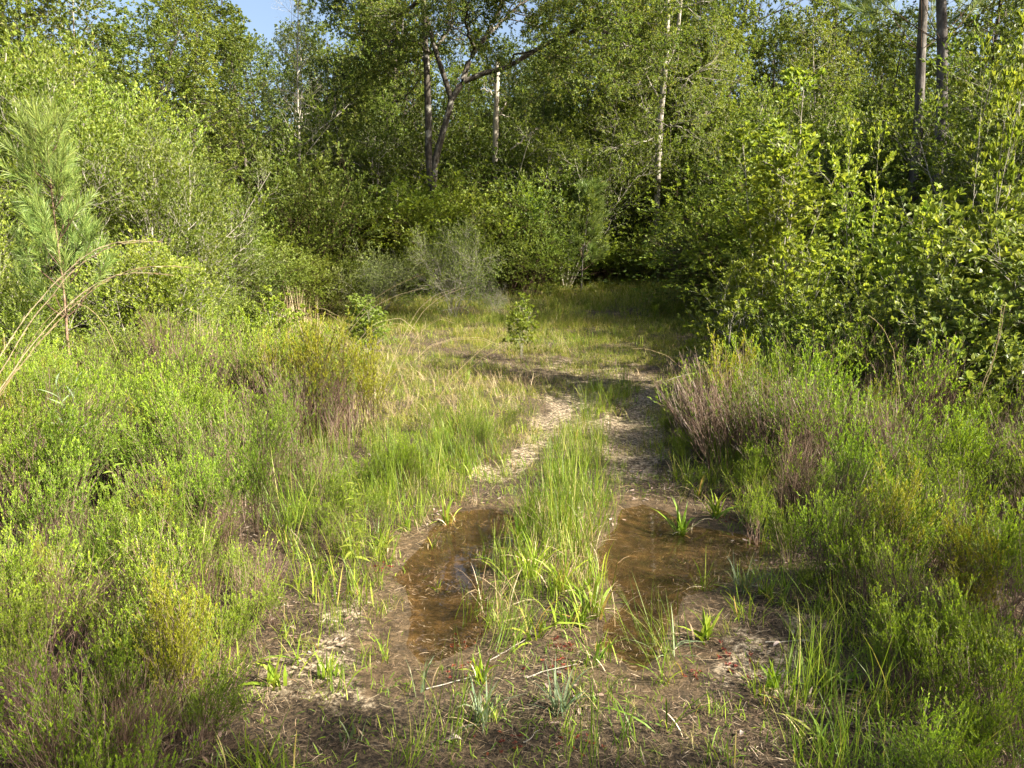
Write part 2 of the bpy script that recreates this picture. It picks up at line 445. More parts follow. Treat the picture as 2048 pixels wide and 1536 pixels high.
# ------------------------------------------------------------------ ground sheet and water
def build_ground():
    def axis(lo, hi, a, b, fine, gr):
        c = list(np.arange(a, b, fine)); s = fine; x = b
        while x < hi: c.append(x); s *= gr; x += s
        c.append(hi); s = fine; x = a - fine; L = []
        while x > lo: L.append(x); s *= gr; x -= s
        L.append(lo)
        return np.array(L[::-1] + c)
    xs = axis(-350, 350, -2.6, 2.8, .03, 1.07); ys = axis(-120, 450, 1.8, 8.5, .03, 1.07)
    X, Y = np.meshgrid(xs, ys); x = X.ravel(); y = Y.ravel()
    z = ground_z(x, y)
    nx, ny = len(xs), len(ys)
    i = np.arange(nx * ny).reshape(ny, nx)
    q = np.stack([i[:-1, :-1], i[:-1, 1:], i[1:, 1:], i[1:, :-1]], -1).reshape(-1, 4)
    mb = MB(); mb.add(np.stack([x, y, z], 1), q)
    me = mb.mesh('ground', [M['ground']], True)
    s = pud_sd(x, y)
    mud = sstep(s, -.34, -.02)
    inn = np.minimum(x - edgeL(y), edgeR(y) - x)
    tr = np.maximum(trackd(TRL, x, y, .16) * .75, trackd(TRR, x, y, .20) * .95) * (1 - sstep(y, 9, 12))
    sand = np.maximum(tr * .95 * sstep(y, 5.4, 6.4), .27 * sstep(inn, -.1, .25) * (1 - sstep(y, 5, 7)))
    sand = np.maximum(sand, .45 * sstep(inn, -.5, .2) * sstep(y, 6, 7) * (1 - sstep(y, 12, 15)))
    for (px, py, r, v) in [(640, 1370, .45, .55), (720, 1240, .3, .6), (770, 1190, .25, .9), (800, 1250, .2, .9), (1500, 1330, .35, .65), (1420, 1360, .28, .6), (1600, 1250, .2, .55),
                           (1270, 860, .6, 1.2), (1265, 905, .45, 1.2), (1262, 945, .3, 1), (1120, 850, .5, .85), (980, 950, .3, .7), (1290, 800, .6, .8), (1150, 800, .6, .8)]:
        gx, gy = gpix(px, py)
        sand = np.maximum(sand, v * (1 - sstep(np.hypot((x - gx), (y - gy) * .7), r * .4, r)))
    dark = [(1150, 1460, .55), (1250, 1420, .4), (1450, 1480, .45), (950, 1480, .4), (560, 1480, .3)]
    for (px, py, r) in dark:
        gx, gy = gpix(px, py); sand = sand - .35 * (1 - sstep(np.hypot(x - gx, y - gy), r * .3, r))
    sand = np.maximum(sand, .32 * (1 - sstep(np.abs(y - 14), 6, 10)) * (np.abs(x) < 8))
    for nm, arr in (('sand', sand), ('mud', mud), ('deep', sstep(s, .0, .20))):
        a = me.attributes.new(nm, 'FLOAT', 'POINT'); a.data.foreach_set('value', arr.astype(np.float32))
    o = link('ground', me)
    tag(o, 'sandy ground with two wheel tracks, mud and dead grass litter', kind='structure')
    for poly, lab in ((PUD_L, 'shallow brown puddle in the left wheel track'), (PUD_R, 'larger shallow brown puddle in the right wheel track')):
        P = np.array(poly); c = P.mean(0); P2 = c + (P - c) * 1.09
        mb = MB(); mb.add(np.c_[P2, np.full(len(P2), -.004)], np.arange(len(P2))[None, ::-1])
        mw = mb.mesh('puddle_water', [M['water']])
        w = link('puddle_water', mw); tag(w, lab, kind='structure')
        if mw.polygons[0].normal.z < 0: mw.flip_normals()
build_ground()

# ------------------------------------------------------------------ plant prototypes: each returns {part name: mesh}, height
def proto_shrub(seed, H=2.4, stems=9, spread=.5, nb=7, nt=6, nl=9, leaf=(.055, .013), mat='leaf_shrub', wood='twig_grey', full=True,
                b1=.38, twig=.22, up=.10, t0=.18, lpow=.7, ang=.8, wobble=.09, rs=.014, third=0):
    rng = np.random.RandomState(seed)
    az = rng.rand(stems) * 6.28; tl = rng.rand(stems) * spread
    d = np.stack([np.cos(az) * np.sin(tl), np.sin(az) * np.sin(tl), np.cos(tl)], 1)
    p0 = np.c_[np.cos(az) * .12 * spread * H * .3, np.sin(az) * .12 * spread * H * .3, np.full(stems, -.05)]
    L = H * rng.uniform(.65, 1.05, stems) * (1 - .15 * tl)
    P = run(rng, p0, d, L, 9, .02, wobble)
    R = rs * (L / H)[:, None] * np.linspace(1, .25, 9)[None]
    B, BR = spawn(rng, P, R, nb, t0, .97, H * b1, .75, 6, up, .12, .6, .0025, .55)
    T, TR = spawn(rng, B, BR, nt, .15, 1, H * twig, .7, 5, up, .14, .6, .0016, .45)
    wood_mb = MB()
    tubes(wood_mb, P, R, 5); tubes(wood_mb, B, BR, 4); tubes(wood_mb, T, TR, 3)
    lm = MB()
    src = [(T, TR, nl)]
    if third:
        T3, T3R = spawn(rng, T, TR, third, .2, 1, H * twig * .5, .7, 4, up, .15, .6, .0014, .4)
        tubes(wood_mb, T3, T3R, 3); src.append((T3, T3R, nl))
    src.append((B, BR, nl // 2)); src.append((P, R, nl))
    for (A, AR, n) in src:
        p, dd, t = leaf_pts(rng, A, AR, n, .2, 1, ang, lpow)
        dd = nrm(dd + np.array([0, 0, .35]))
        h = np.clip(p[:, 2] / H, 0, 1)
        r = np.clip(rng.rand(len(p)) * .75 + .25 * t * h + .0, 0, 1)
        sc_ = rng.uniform(.5, 1.25, len(p))
        leaves(lm, p, dd, leaf[0] * sc_, leaf[1] * sc_, rng, r, full=full)
        if full:
            p, dd, t = leaf_pts(rng, A, AR, 7, .9, 1, 1.5, 1)
            sc_ = rng.uniform(.8, 1.45, len(p))
            leaves(lm, p, nrm(dd + np.array([0, 0, .3])), leaf[0] * sc_, leaf[1] * sc_ * 1.1, rng, rng.uniform(.45, .95, len(p)), full=True)
    return {'stems': wood_mb.mesh('stems', [M[wood]], True), 'foliage': lm.mesh('foliage', [M[mat]])}, H

def proto_tree(seed, H=12, lean=.03, crown0=.25, nb=26, b=.26, nt=9, ntt=6, nl=12, leaf=(.095, .034), mat='leaf_tree', wood='bark_dark', rt=.13, up=.06, bare=False, double=False):
    rng = np.random.RandomState(seed)
    d = nrm(np.array([[rng.normal(0, lean), rng.normal(0, lean), 1]]))
    P = run(rng, np.array([[0, 0, -.2]]), d, H, 14, .01, .035)
    if double:
        d2 = nrm(np.array([[rng.normal(0, .2), rng.normal(0, .2), 1]]))
        P = np.concatenate([P, run(rng, P[:, 2], d2, H * .85, 14, .03, .05)])
    R = rt * np.linspace(1, .12, 14)[None] * np.ones((len(P), 1)); R[:, 0] *= 1.35
    B, BR = spawn(rng, P, R, nb, crown0, .98, H * b, 1.05, 8, up, .11, .5, .006, .62)
    T, TR = spawn(rng, B, BR, nt, .2, 1, H * b * .38, .8, 5, up * .8, .14, .5, .004, .5)
    wm = MB(); tubes(wm, P, R, 9)
    lm = MB(); bm_ = MB(); tubes(bm_, B, BR, 5); tubes(bm_, T, TR, 3)
    if not bare or bare == 'twigs':
        T2, T2R = spawn(rng, T, TR, ntt, .15, 1, H * b * .16, .8, 4, up * .5, .2, .5, .0025, .4)
        tubes(bm_, T2, T2R, 3)
    if not bare:
        for A, AR, n in ((T2, T2R, nl), (T, TR, nl // 2)):
            p, dd, t = leaf_pts(rng, A, AR, n, .45, 1, 1.3, .8)
            s = rng.uniform(.6, 1.25, len(p))
            leaves(lm, p, nrm(dd + np.array([0, 0, -.05])), leaf[0] * s, leaf[1] * s, rng, np.clip(rng.rand(len(p)) * .8 + .2 * t, 0, 1), droop=.2)
    out = {'trunk': wm.mesh('trunk', [M[wood]], True), 'branches': bm_.mesh('branches', [M[wood]], True)}
    if not bare: out['crown'] = lm.mesh('crown', [M[mat]])
    return out, H

def proto_pine(seed, H=3.3, wh=7, nper=5, blen=.30, nn=150, nl=.17, rt=.024, nw=.0016, t_first=.22, mat='needle'):
    rng = np.random.RandomState(seed)
    P = run(rng, np.array([[0, 0, -.05]]), np.array([[.02, 0, 1.]]), H, 16, .02, .03)
    R = rt * np.linspace(1, .2, 16)[None]
    wm = MB(); tubes(wm, P, R, 8)
    Bs = []; 
    for w in range(wh):
        t = t_first + (.92 - t_first) * (w + rng.rand() * .3) / (wh - .5)
        p, tg, r = interp(P, R, np.zeros(nper, int), np.full(nper, t))
        az = rng.rand() * 6 + np.arange(nper) * 6.28 / nper + rng.normal(0, .2, nper)
        e = .35 + .5 * t
        dd = np.stack([np.cos(az) * math.cos(e), np.sin(az) * math.cos(e), np.full(nper, math.sin(e))], 1)
        Bs.append(run(rng, p, dd, H * blen * (1.1 - .8 * t) * rng.uniform(.7, 1.2, nper), 6, .12, .06))
    B = np.concatenate(Bs); BR = .009 * np.linspace(1, .4, 6)[None] * np.ones((len(B), 1))
    T, TR = spawn(rng, B, BR, 3, .35, .95, H * blen * .38, .6, 4, .2, .08, .7, .003, .3)
    bm_ = MB(); tubes(bm_, B, BR, 4); tubes(bm_, T, TR, 3)
    lm = MB()
    def needles(A, AR, n, t0, l):
        p, dd, t = leaf_pts(rng, A, AR, n, t0, 1, .85, .8)
        k = 3; L = l * rng.uniform(.7, 1.1, len(p))
        Q = np.zeros((len(p), k, 3)); Q[:, 0] = p
        for j in range(1, k):
            dd = nrm(dd + np.array([0, 0, .06 if j < 2 else -.12])); Q[:, j] = Q[:, j - 1] + dd * (L / (k - 1))[:, None]
        S = nrm(np.cross(dd, rng.normal(0, 1, (len(p), 3))))
        W = np.array([nw, nw * .9, nw * .2])[None] * np.ones((len(p), 1))
        ribbons(lm, Q, W, S, rng.rand(len(p)))
    needles(T, TR, nn, .25, nl); needles(B, BR, nn, .5, nl); needles(P, R, nn * 3, .82, nl * 1.1)
    return {'trunk': wm.mesh('trunk', [M['bark_pine']], True), 'branches': bm_.mesh('branches', [M['twig_brown']], True), 'needles': lm.mesh('needles', [M[mat]])}, H

def feather_mb(seed, H=.6, stems=16, spread=.5, nb=6, nl=24, leaf=(.0155, .0024), dry=0.0):
    """fine leaved upright bush: returns builder with wood (0), leaves (1)"""
    rng = np.random.RandomState(seed)
    az = rng.rand(stems) * 6.28; tl = np.abs(rng.normal(0, spread * .6, stems))
    d = np.stack([np.cos(az) * np.sin(tl), np.sin(az) * np.sin(tl), np.cos(tl)], 1)
    p0 = np.c_[rng.normal(0, .035, (stems, 2)), np.full(stems, -.02)]
    L = H * rng.uniform(.55, 1.05, stems)
    P = run(rng, p0, d, L, 7, .05, .07); R = .0028 * np.linspace(1, .35, 7)[None] * np.ones((stems, 1))
    B, BR = spawn(rng, P, R, nb, .3, .95, H * .38, .55, 5, .18, .07, .7, .0009, .55)
    mb = MB()
    tubes(mb, P, R, 3, rng.rand(stems), 0); tubes(mb, B, BR, 3, rng.rand(len(B)), 0)
    C, CR = spawn(rng, B, BR, 2, .2, .8, H * .17, .55, 4, .22, .06, .7, .0007, .3)
    tubes(mb, C, CR, 3, rng.rand(len(C)), 0)
    for A, AR, n, tt in ((B, BR, nl, .35), (C, CR, nl // 2, .25), (P, R, int(nl * 1.3), .6)):
        if dry >= 1: continue
        keep = rng.rand(len(A)) > dry
        A = A[keep]; AR = AR[keep]
        if len(A) == 0: continue
        p, dd, t = leaf_pts(rng, A, AR, n, tt, 1, .62, .8)
        s = rng.uniform(.7, 1.3, len(p))
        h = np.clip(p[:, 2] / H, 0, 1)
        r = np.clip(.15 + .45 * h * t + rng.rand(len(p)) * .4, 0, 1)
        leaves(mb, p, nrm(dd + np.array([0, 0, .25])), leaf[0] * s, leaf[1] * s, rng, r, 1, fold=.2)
    return mb

def blades_mb(mb, rng, n, H, w, spread=.35, bend=.6, rad=.05, k=5, m=0, rlo=0, rhi=1, v=True, p0=None, stiff=0):
    az = rng.rand(n) * 6.28; tl = np.abs(rng.normal(0, spread, n)) + .03
    d = np.stack([np.cos(az) * np.sin(tl), np.sin(az) * np.sin(tl), np.cos(tl)], 1)
    if p0 is None: p0 = np.c_[rng.normal(0, rad, (n, 2)) if rad else np.zeros((n, 2)), np.full(n, -.01)]
    L = H * rng.uniform(.5, 1.1, n)
    P = np.zeros((n, k, 3)); P[:, 0] = p0
    g = bend * rng.uniform(.3, 1.4, n) * (.4 + tl)
    for i in range(1, k):
        d = nrm(d + np.stack([np.cos(az) * g, np.sin(az) * g, -g * .75], 1) * (i / k))
        P[:, i] = P[:, i - 1] + d * (L / (k - 1))[:, None]
    S = np.stack([-np.sin(az), np.cos(az), 0 * az], 1); S = nrm(S + rng.normal(0, .35, (n, 3)))
    prof = np.array([.75, 1, .95, .7, .08]) if k == 5 else np.linspace(1, .1, k)
    W = w * .5 * prof[None] * rng.uniform(.7, 1.2, n)[:, None]
    ribbons(mb, P, W, S, np.clip(rng.uniform(rlo, rhi, n), 0, 1), m)
    return mb

def mk(mb, name, mats): return mb.mesh(name, mats)

# ------------------------------------------------------------------ placing
hidden = {}
def place(parts, name, label, cat, loc, rz=0, s=1.0, group=None, sz=None, tilt=(0, 0)):
    root = bpy.data.objects.new(name, None); root.empty_display_size = .2
    sc.collection.objects.link(root)
    root.location = loc; root.rotation_euler = (tilt[0], tilt[1], rz); root.scale = (s, s, sz if sz else s)
    tag(root, label, cat, group)
    for nm, me in parts.items(): link(nm, me, root)
    return root

def spot(px, Y): 
    """ground point at depth Y whose foot shows in column px"""
    x = 0.0
    for _ in range(4):
        z = gz(x, Y)
        dpt = Y * math.cos(PITCH) - (z - CAMH) * math.sin(PITCH)
        x = (px - 1024) / F * dpt
    return (x, Y, gz(x, Y))

def stand(proto, name, label, cat, px, Y, top=None, H=None, rz=0, wide=1.0, group=None, tilt=(0, 0)):
    parts, H0 = proto
    x, y, z = spot(px, Y)
    if H is None: H = at_y(px, top, Y)[2] - z
    s = H / H0
    return place(parts, name, label, cat, (x, y, z), rz, s * wide, group, s, tilt)

def scatter(name, pts, rot, scl, idx, meshes, label, kind='stuff'):
    """one object of uncountable growth: geometry nodes put the small meshes on its points"""
    col = bpy.data.collections.new(name + '_source')
    for i, me in enumerate(meshes):
        o = bpy.data.objects.new(f'{name}_source_{i:02d}', me); col.objects.link(o)
    me = bpy.data.meshes.new(name)
    n = len(pts); me.vertices.add(n); me.vertices.foreach_set('co', np.asarray(pts, np.float32).ravel())
    a = me.attributes.new('rot', 'FLOAT_VECTOR', 'POINT'); a.data.foreach_set('vector', np.asarray(rot, np.float32).ravel())
    a = me.attributes.new('scl', 'FLOAT_VECTOR', 'POINT'); a.data.foreach_set('vector', np.asarray(scl, np.float32).ravel())
    a = me.attributes.new('idx', 'INT', 'POINT'); a.data.foreach_set('value', np.asarray(idx, np.int32))
    me.update()
    o = link(name, me)
    ng = bpy.data.node_groups.new(name + '_nodes', 'GeometryNodeTree')
    ng.interface.new_socket('Geometry', in_out='INPUT', socket_type='NodeSocketGeometry')
    ng.interface.new_socket('Geometry', in_out='OUTPUT', socket_type='NodeSocketGeometry')
    N = ng.nodes.new; Lk = ng.links.new
    gi = N('NodeGroupInput'); go = N('NodeGroupOutput')
    ci = N('GeometryNodeCollectionInfo'); ci.inputs['Collection'].default_value = col
    ci.inputs['Separate Children'].default_value = True; ci.inputs['Reset Children'].default_value = True
    iop = N('GeometryNodeInstanceOnPoints'); iop.inputs['Pick Instance'].default_value = True
    def na(nm, ty):
        x = N('GeometryNodeInputNamedAttribute'); x.data_type = ty; x.inputs[0].default_value = nm; return x.outputs[0]
    e2r = N('FunctionNodeEulerToRotation'); Lk(na('rot', 'FLOAT_VECTOR'), e2r.inputs[0])
    Lk(gi.outputs[0], iop.inputs['Points']); Lk(ci.outputs[0], iop.inputs['Instance'])
    Lk(na('idx', 'INT'), iop.inputs['Instance Index']); Lk(e2r.outputs[0], iop.inputs['Rotation']); Lk(na('scl', 'FLOAT_VECTOR'), iop.inputs['Scale'])
    Lk(iop.outputs[0], go.inputs[0])
    md = o.modifiers.new('scatter', 'NODES'); md.node_group = ng
    tag(o, label, kind=kind)
    return o

def sow(rng, x0, x1, y0, y1, n, dens):
    """n candidate points in a box thinned by the density function"""
    x = rng.uniform(x0, x1, n); y = rng.uniform(y0, y1, n)
    k = rng.rand(n) < dens(x, y)
    x = x[k]; y = y[k]
    vis = (np.abs(x) < (y * .70 + 1.2)) | (y < 2)
    x = x[vis]; y = y[vis]
    return x, y, ground_z(x, y)

def sow_scatter(name, seed, box, n, dens, meshes, label, s=(.7, 1.2), lean=.12, sz=(.85, 1.2), zoff=0.0, grow=None):
    rng = np.random.RandomState(seed)
    x, y, z = sow(rng, *box, n, dens)
    m = len(x)
    sc_ = rng.uniform(*s, m)
    if grow is not None: sc_ = sc_ * grow(x, y)
    scl = np.stack([sc_, sc_, sc_ * rng.uniform(*sz, m)], 1)
    rot = np.stack([rng.normal(0, lean, m), rng.normal(0, lean, m), rng.rand(m) * 6.28], 1)
    return scatter(name, np.stack([x, y, z + zoff], 1), rot, scl, rng.randint(0, len(meshes), m), meshes, label)

#PART2
# ================================================================== PROTOTYPES
rng0 = np.random.RandomState(5)
SUNNY = [proto_shrub(11, 2.4, 13, .5, 8, 6, 9, (.055, .0165), 'leaf_young', full=False, third=2),
         proto_shrub(12, 2.6, 11, .4, 9, 6, 9, (.060, .0175), 'leaf_young', full=False, third=2),
         proto_shrub(13, 2.2, 15, .6, 7, 6, 9, (.050, .0160), 'leaf_young', full=False, third=2)]
TALLSH = [proto_shrub(21, 5.0, 12, .42, 11, 8, 9, (.068, .021), 'leaf_young', full=False, third=2, rs=.028, b1=.28, twig=.14),
          proto_shrub(22, 5.0, 10, .34, 12, 8, 9, (.068, .021), 'leaf_young', full=False, third=2, rs=.03, b1=.26, twig=.14),
          proto_shrub(23, 5.0, 12, .45, 11, 8, 9, (.075, .023), 'leaf_tree', full=False, third=2, rs=.03, b1=.28, twig=.14)]
THICK = [proto_shrub(31, 3.0, 14, .75, 8, 6, 10, (.062, .021), 'leaf_young', 'twig_brown', full=False, third=2, up=.04, b1=.42),
         proto_shrub(32, 3.0, 14, .8, 8, 6, 9, (.062, .021), 'leaf_shrub', 'twig_brown', full=False, third=2, up=.03, b1=.42),
         proto_shrub(33, 3.0, 16, .8, 8, 6, 9, (.050, .015), 'leaf_grey', full=False, third=2, up=.02, b1=.45, wobble=.14),
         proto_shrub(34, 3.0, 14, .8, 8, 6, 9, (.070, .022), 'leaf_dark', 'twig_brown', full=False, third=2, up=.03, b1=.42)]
BROAD = [proto_shrub(41, 2.3, 10, .5, 6, 4, 5, (.062, .0155), 'leaf_young', full=True, twig=.2, ang=.7, lpow=.45),
         proto_shrub(42, 2.3, 11, .55, 6, 4, 6, (.066, .0175), 'leaf_glossy', full=True, twig=.2, ang=.8, lpow=.5),
         proto_shrub(43, 1.5, 8, .55, 5, 4, 5, (.058, .0150), 'leaf_young', full=True, twig=.22, ang=.7, lpow=.45),
         proto_shrub(44, 2.3, 12, .65, 7, 5, 6, (.072, .0195), 'leaf_glossy', full=True, twig=.2, ang=.9, lpow=.6)]
SLENDER = [proto_shrub(51, 4.4, 7, .15, 13, 5, 8, (.060, .016), 'leaf_young', full=True, b1=.13, twig=.06, ang=.7, lpow=.5, t0=.25, rs=.013, wobble=.06),
           proto_shrub(52, 3.6, 4, .10, 11, 4, 8, (.068, .018), 'leaf_young', full=True, b1=.15, twig=.08, ang=.65, lpow=.45, t0=.3, rs=.011, wobble=.06)]
TWIGGY = [proto_shrub(61, 2.2, 15, .65, 9, 6, 5, (.045, .012), 'leaf_shrub', 'twig_grey', full=False, third=3, wobble=.17, up=.0, b1=.5, rs=.010),
          proto_shrub(62, 2.0, 14, .8, 9, 6, 2, (.035, .009), 'leaf_grey', 'twig_grey', full=False, third=2, wobble=.2, up=-.01, b1=.5, rs=.010)]
SAPL = [proto_shrub(71, 1.2, 5, .22, 8, 3, 5, (.048, .013), 'leaf_young', full=True, b1=.28, twig=.16, rs=.006, ang=.7),
        proto_shrub(72, 1.2, 8, .4, 7, 4, 5, (.046, .013), 'leaf_shrub', full=True, b1=.3, twig=.18, rs=.005)]
TREES = [proto_tree(101, 12, .04, .16, 30, .24, 9, 5, 12, (.095, .034), 'leaf_tree'),
         proto_tree(102, 12, .05, .22, 28, .26, 9, 5, 12, (.095, .034), 'leaf_shrub', 'bark_oak', double=True, rt=.10),
         proto_tree(103, 12, .03, .12, 34, .20, 9, 5, 12, (.095, .034), 'leaf_tree'),
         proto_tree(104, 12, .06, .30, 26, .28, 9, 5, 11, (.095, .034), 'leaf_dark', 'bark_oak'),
         proto_tree(105, 12, .05, .15, 30, .22, 9, 5, 12, (.095, .034), 'leaf_shrub', 'bark_pale', rt=.08)]
BARE = proto_tree(110, 12, .03, .35, 22, .22, 8, 5, 0, wood='twig_grey', bare='twigs', rt=.09)
PINE_S = proto_pine(201, 3.3, 7, 4, .30, 75, .19, nw=.0026, t_first=.33)
PINE_S[0]['trunk'].materials[0] = M['bark_sapling']
PINE_M = proto_pine(202, 3.0, 7, 5, .30, 130, .18, nw=.0028)
PINE_T = proto_pine(203, 18, 9, 6, .20, 260, .30, rt=.145, nw=.004, t_first=.34)

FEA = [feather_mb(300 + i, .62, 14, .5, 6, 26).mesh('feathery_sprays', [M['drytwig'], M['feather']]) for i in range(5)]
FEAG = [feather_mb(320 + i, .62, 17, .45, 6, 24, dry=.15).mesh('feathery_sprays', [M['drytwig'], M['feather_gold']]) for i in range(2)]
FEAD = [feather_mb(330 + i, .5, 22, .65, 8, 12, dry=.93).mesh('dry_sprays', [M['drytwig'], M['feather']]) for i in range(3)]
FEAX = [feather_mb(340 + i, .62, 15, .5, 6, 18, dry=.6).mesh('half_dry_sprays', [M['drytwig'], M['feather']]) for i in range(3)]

# ================================================================== THE WOOD
def where(px):
    return ('behind the bright left thicket' if px < 560 else 'left of the forked oak' if px < 860 else 'between the forked oak and the slim oak' if px < 1320
            else 'between the slim oak and the tall slender shrub' if px < 1560 else 'behind the right thicket')
TRG = 'trees of the wood behind the clearing'
rngL = np.random.RandomState(9)
rz = lambda: rngL.rand() * 6.28
def tree(i, label, px, Y, top, wide=1.0, group=None, name='tree'):
    return stand(TREES[i], name, label, 'tree', px, Y, top, None, rz(), wide, group)

# left wall of sunlit trees
tree(1, 'sunlit yellow-green tree filling the upper left corner behind the young pine', 40, 16.5, -60, 1.1)
tree(4, 'sunlit leafy tree directly above the tip of the young pine', 165, 17.5, -90, 1.1)
tree(1, 'bright green tree with a patch of sky over it, left of the bare tree', 290, 18.5, 35, 1.2)
tree(2, 'full green tree left of the bare tree, its crown sloping down to the right', 395, 19, -30, 1.15)
tree(0, 'shaded green tree just left of the bare tree against the blue sky', 500, 22, 30, 1.0)
stand(BARE, 'bare_tree', 'leafless tree with fine dark twigs against the blue sky gap, left of the forked oak', 'tree', 592, 25, -60, None, 2.0, .9)
# back wall: trees one cannot tell apart
back = [(430, 27, -20, 2), (520, 29, 120, 3), (555, 33, 70, 0), (655, 31, 80, 2), (690, 28, 150, 3), (735, 33, 100, 0), (790, 30, 150, 2), (850, 34, 60, 3),
        (930, 32, 120, 0), (1010, 35, 70, 2), (1060, 31, 190, 3), (1110, 36, 160, 4), (1165, 33, 120, 1), (1230, 31, 40, 0), (1290, 35, -60, 4), (1370, 33, -40, 1),
        (1425, 29, 60, 4), (1470, 34, 50, 0), (1540, 30, 60, 2), (1600, 34, 40, 0), (1660, 31, 70, 3), (1710, 34, 60, 2), (1760, 33, 20, 3), (1840, 35, 60, 0), (1930, 37, -40, 2), (2020, 36, -60, 3),
        (350, 30, 30, 3), (240, 27, 30, 0), (110, 29, 20, 3), (-30, 25, -60, 0), (600, 40, 60, 3), (628, 36, 30, 4), (760, 42, 110, 0), (900, 40, 90, 2), (1000, 43, 110, 3), (1200, 42, 80, 0), (1340, 44, 20, 2), (1500, 40, 60, 3), (1640, 42, 80, 0), (1800, 38, 40, 3)]
for px, Y, top, i in back:
    tree(i, 'leafy back tree of the wood, ' + where(px), px, Y, top, 1.0, TRG)
for px, Y, top, i in [(790, 33, -300, 2), (1290, 33, -400, 2), (1430, 34, -330, 0), (1640, 30, -330, 2)]:
    tree(i, 'tall tree cut by the picture top, ' + where(px), px, Y, top, .8, 'tall trees of the wood')
tree(4, 'sunlit light green tree right of the second oak, above the far end of the track', 1405, 30, -50, 1.0)
tree(1, 'tall sunlit tree beside the sky gap, just right of the forked oak limb', 1205, 31, -40, .9)
# right wall
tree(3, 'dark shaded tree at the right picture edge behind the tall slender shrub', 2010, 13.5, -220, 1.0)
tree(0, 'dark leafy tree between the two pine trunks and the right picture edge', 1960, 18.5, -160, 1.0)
tree(2, 'shaded leafy tree just left of the two pine trunks', 1735, 19, 60, 1.0)
tree(4, 'light green airy tree behind the tall slender shrub at the track', 1620, 21, 20, 1.0)
def pine(px, Y, H, label, r, wide=1.0):
    return stand(PINE_T, 'pine_tree', label, 'pine tree', px, Y, None, H, r, wide)
pine(1812, 16.5, 17, 'tall pine with dark rough trunk, the left one of the pair at right', .4, .9)
pine(1856, 14.5, 16, 'tall pine with grey rough trunk, the right one of the pair at right', 2.2, 1.0)
# trees behind the photographer and to the side: they shade the foreground
for k, (x, y, i, H) in enumerate([(8.8, -.6, 1, 6.2), (12.5, -3.2, 2, 9), (7.5, -4.2, 4, 7), (5.4, -1.6, 1, 6.4),
        (-10.5, 9, 1, 8), (-13, 3, 0, 9), (-9.5, 14, 2, 9), (-14, 15, 3, 11), (-15, 22, 0, 12), (-19, 28, 2, 13)]):
    place(TREES[i][0], 'tree', 'leafy green tree at the side of the clearing, mostly outside the picture', 'tree', (x, y, gz(x, y)), rz(), H / 12, 'trees beside the clearing')

# ---------------------------------------------------- custom trees from branch lines
def resample(L, k):
    L = np.array(L, float); s = np.r_[0, np.cumsum(np.linalg.norm(np.diff(L, axis=0), axis=1))]
    u = np.linspace(0, s[-1], k)
    Q = np.stack([np.interp(u, s, L[:, j]) for j in range(3)], 1)
    K = Q.copy(); K[1:-1] = (Q[:-2] + 2 * Q[1:-1] + Q[2:]) / 4
    return K
def custom_tree(name, label, Y, trunk, limbs, leafmat, wood, seed, twigs=(9, 1.9, 8, .8, 4, .4, 10), leaf=(.07, .02), origin=None, cat='tree'):
    rng = np.random.RandomState(seed)
    def W(p): return np.array(at_y(p[0], p[1], Y + (p[2] if len(p) > 2 else 0)))
    o = W(trunk[0][0][0]); o[2] = gz(o[0], o[1]) - .1
    wm = MB(); Ls = []; Rs = []
    for j, (line, r0, r1) in enumerate(trunk):
        P = resample([W(p) - o for p in line], 18)[None]
        if j == 0: P[0, 0, 2] = 0
        R = np.linspace(r0, r1, 18)[None] * (1 + rng.normal(0, .03, (1, 18)))
        tubes(wm, P, R, 12)
    bmb = MB()
    for line, r0, r1 in limbs:
        P = resample([W(p) - o for p in line], 14)[None]; P[:, 1:] += rng.normal(0, .03, (1, 13, 3)); R = np.linspace(r0, r1, 14)[None]
        tubes(bmb, P, R, 8); Ls.append(P); Rs.append(R)
    P = np.concatenate(Ls); R = np.concatenate(Rs)
    B, BR = spawn(rng, P, R, twigs[0], .25, 1, twigs[1], .9, 8, .03, .14, .5, .008, .3)
    T, TR = spawn(rng, B, BR, twigs[2], .2, 1, twigs[3], .8, 6, .02, .16, .5, .004, .3)
    T2, T2R = spawn(rng, T, TR, twigs[4], .15, 1, twigs[5], .8, 4, 0, .2, .5, .0025, .3)
    tubes(bmb, B, BR, 5); tubes(bmb, T, TR, 3); tubes(bmb, T2, T2R, 3)
    root = bpy.data.objects.new(name, None); sc.collection.objects.link(root); root.location = o
    tag(root, label, cat)
    link('trunk', wm.mesh('trunk', [M[wood]], True), root); link('branches', bmb.mesh('branches', [M[wood]], True), root)
    if leafmat:
        lm = MB()
        p, dd, t = leaf_pts(rng, T2, T2R, twigs[6], .1, 1, 1.1, .8)
        s = rng.uniform(.6, 1.25, len(p))
        leaves(lm, p, dd, leaf[0] * s, leaf[1] * s, rng, None, droop=.2)
        link('crown', lm.mesh('crown', [M[leafmat]]), root)
    return root

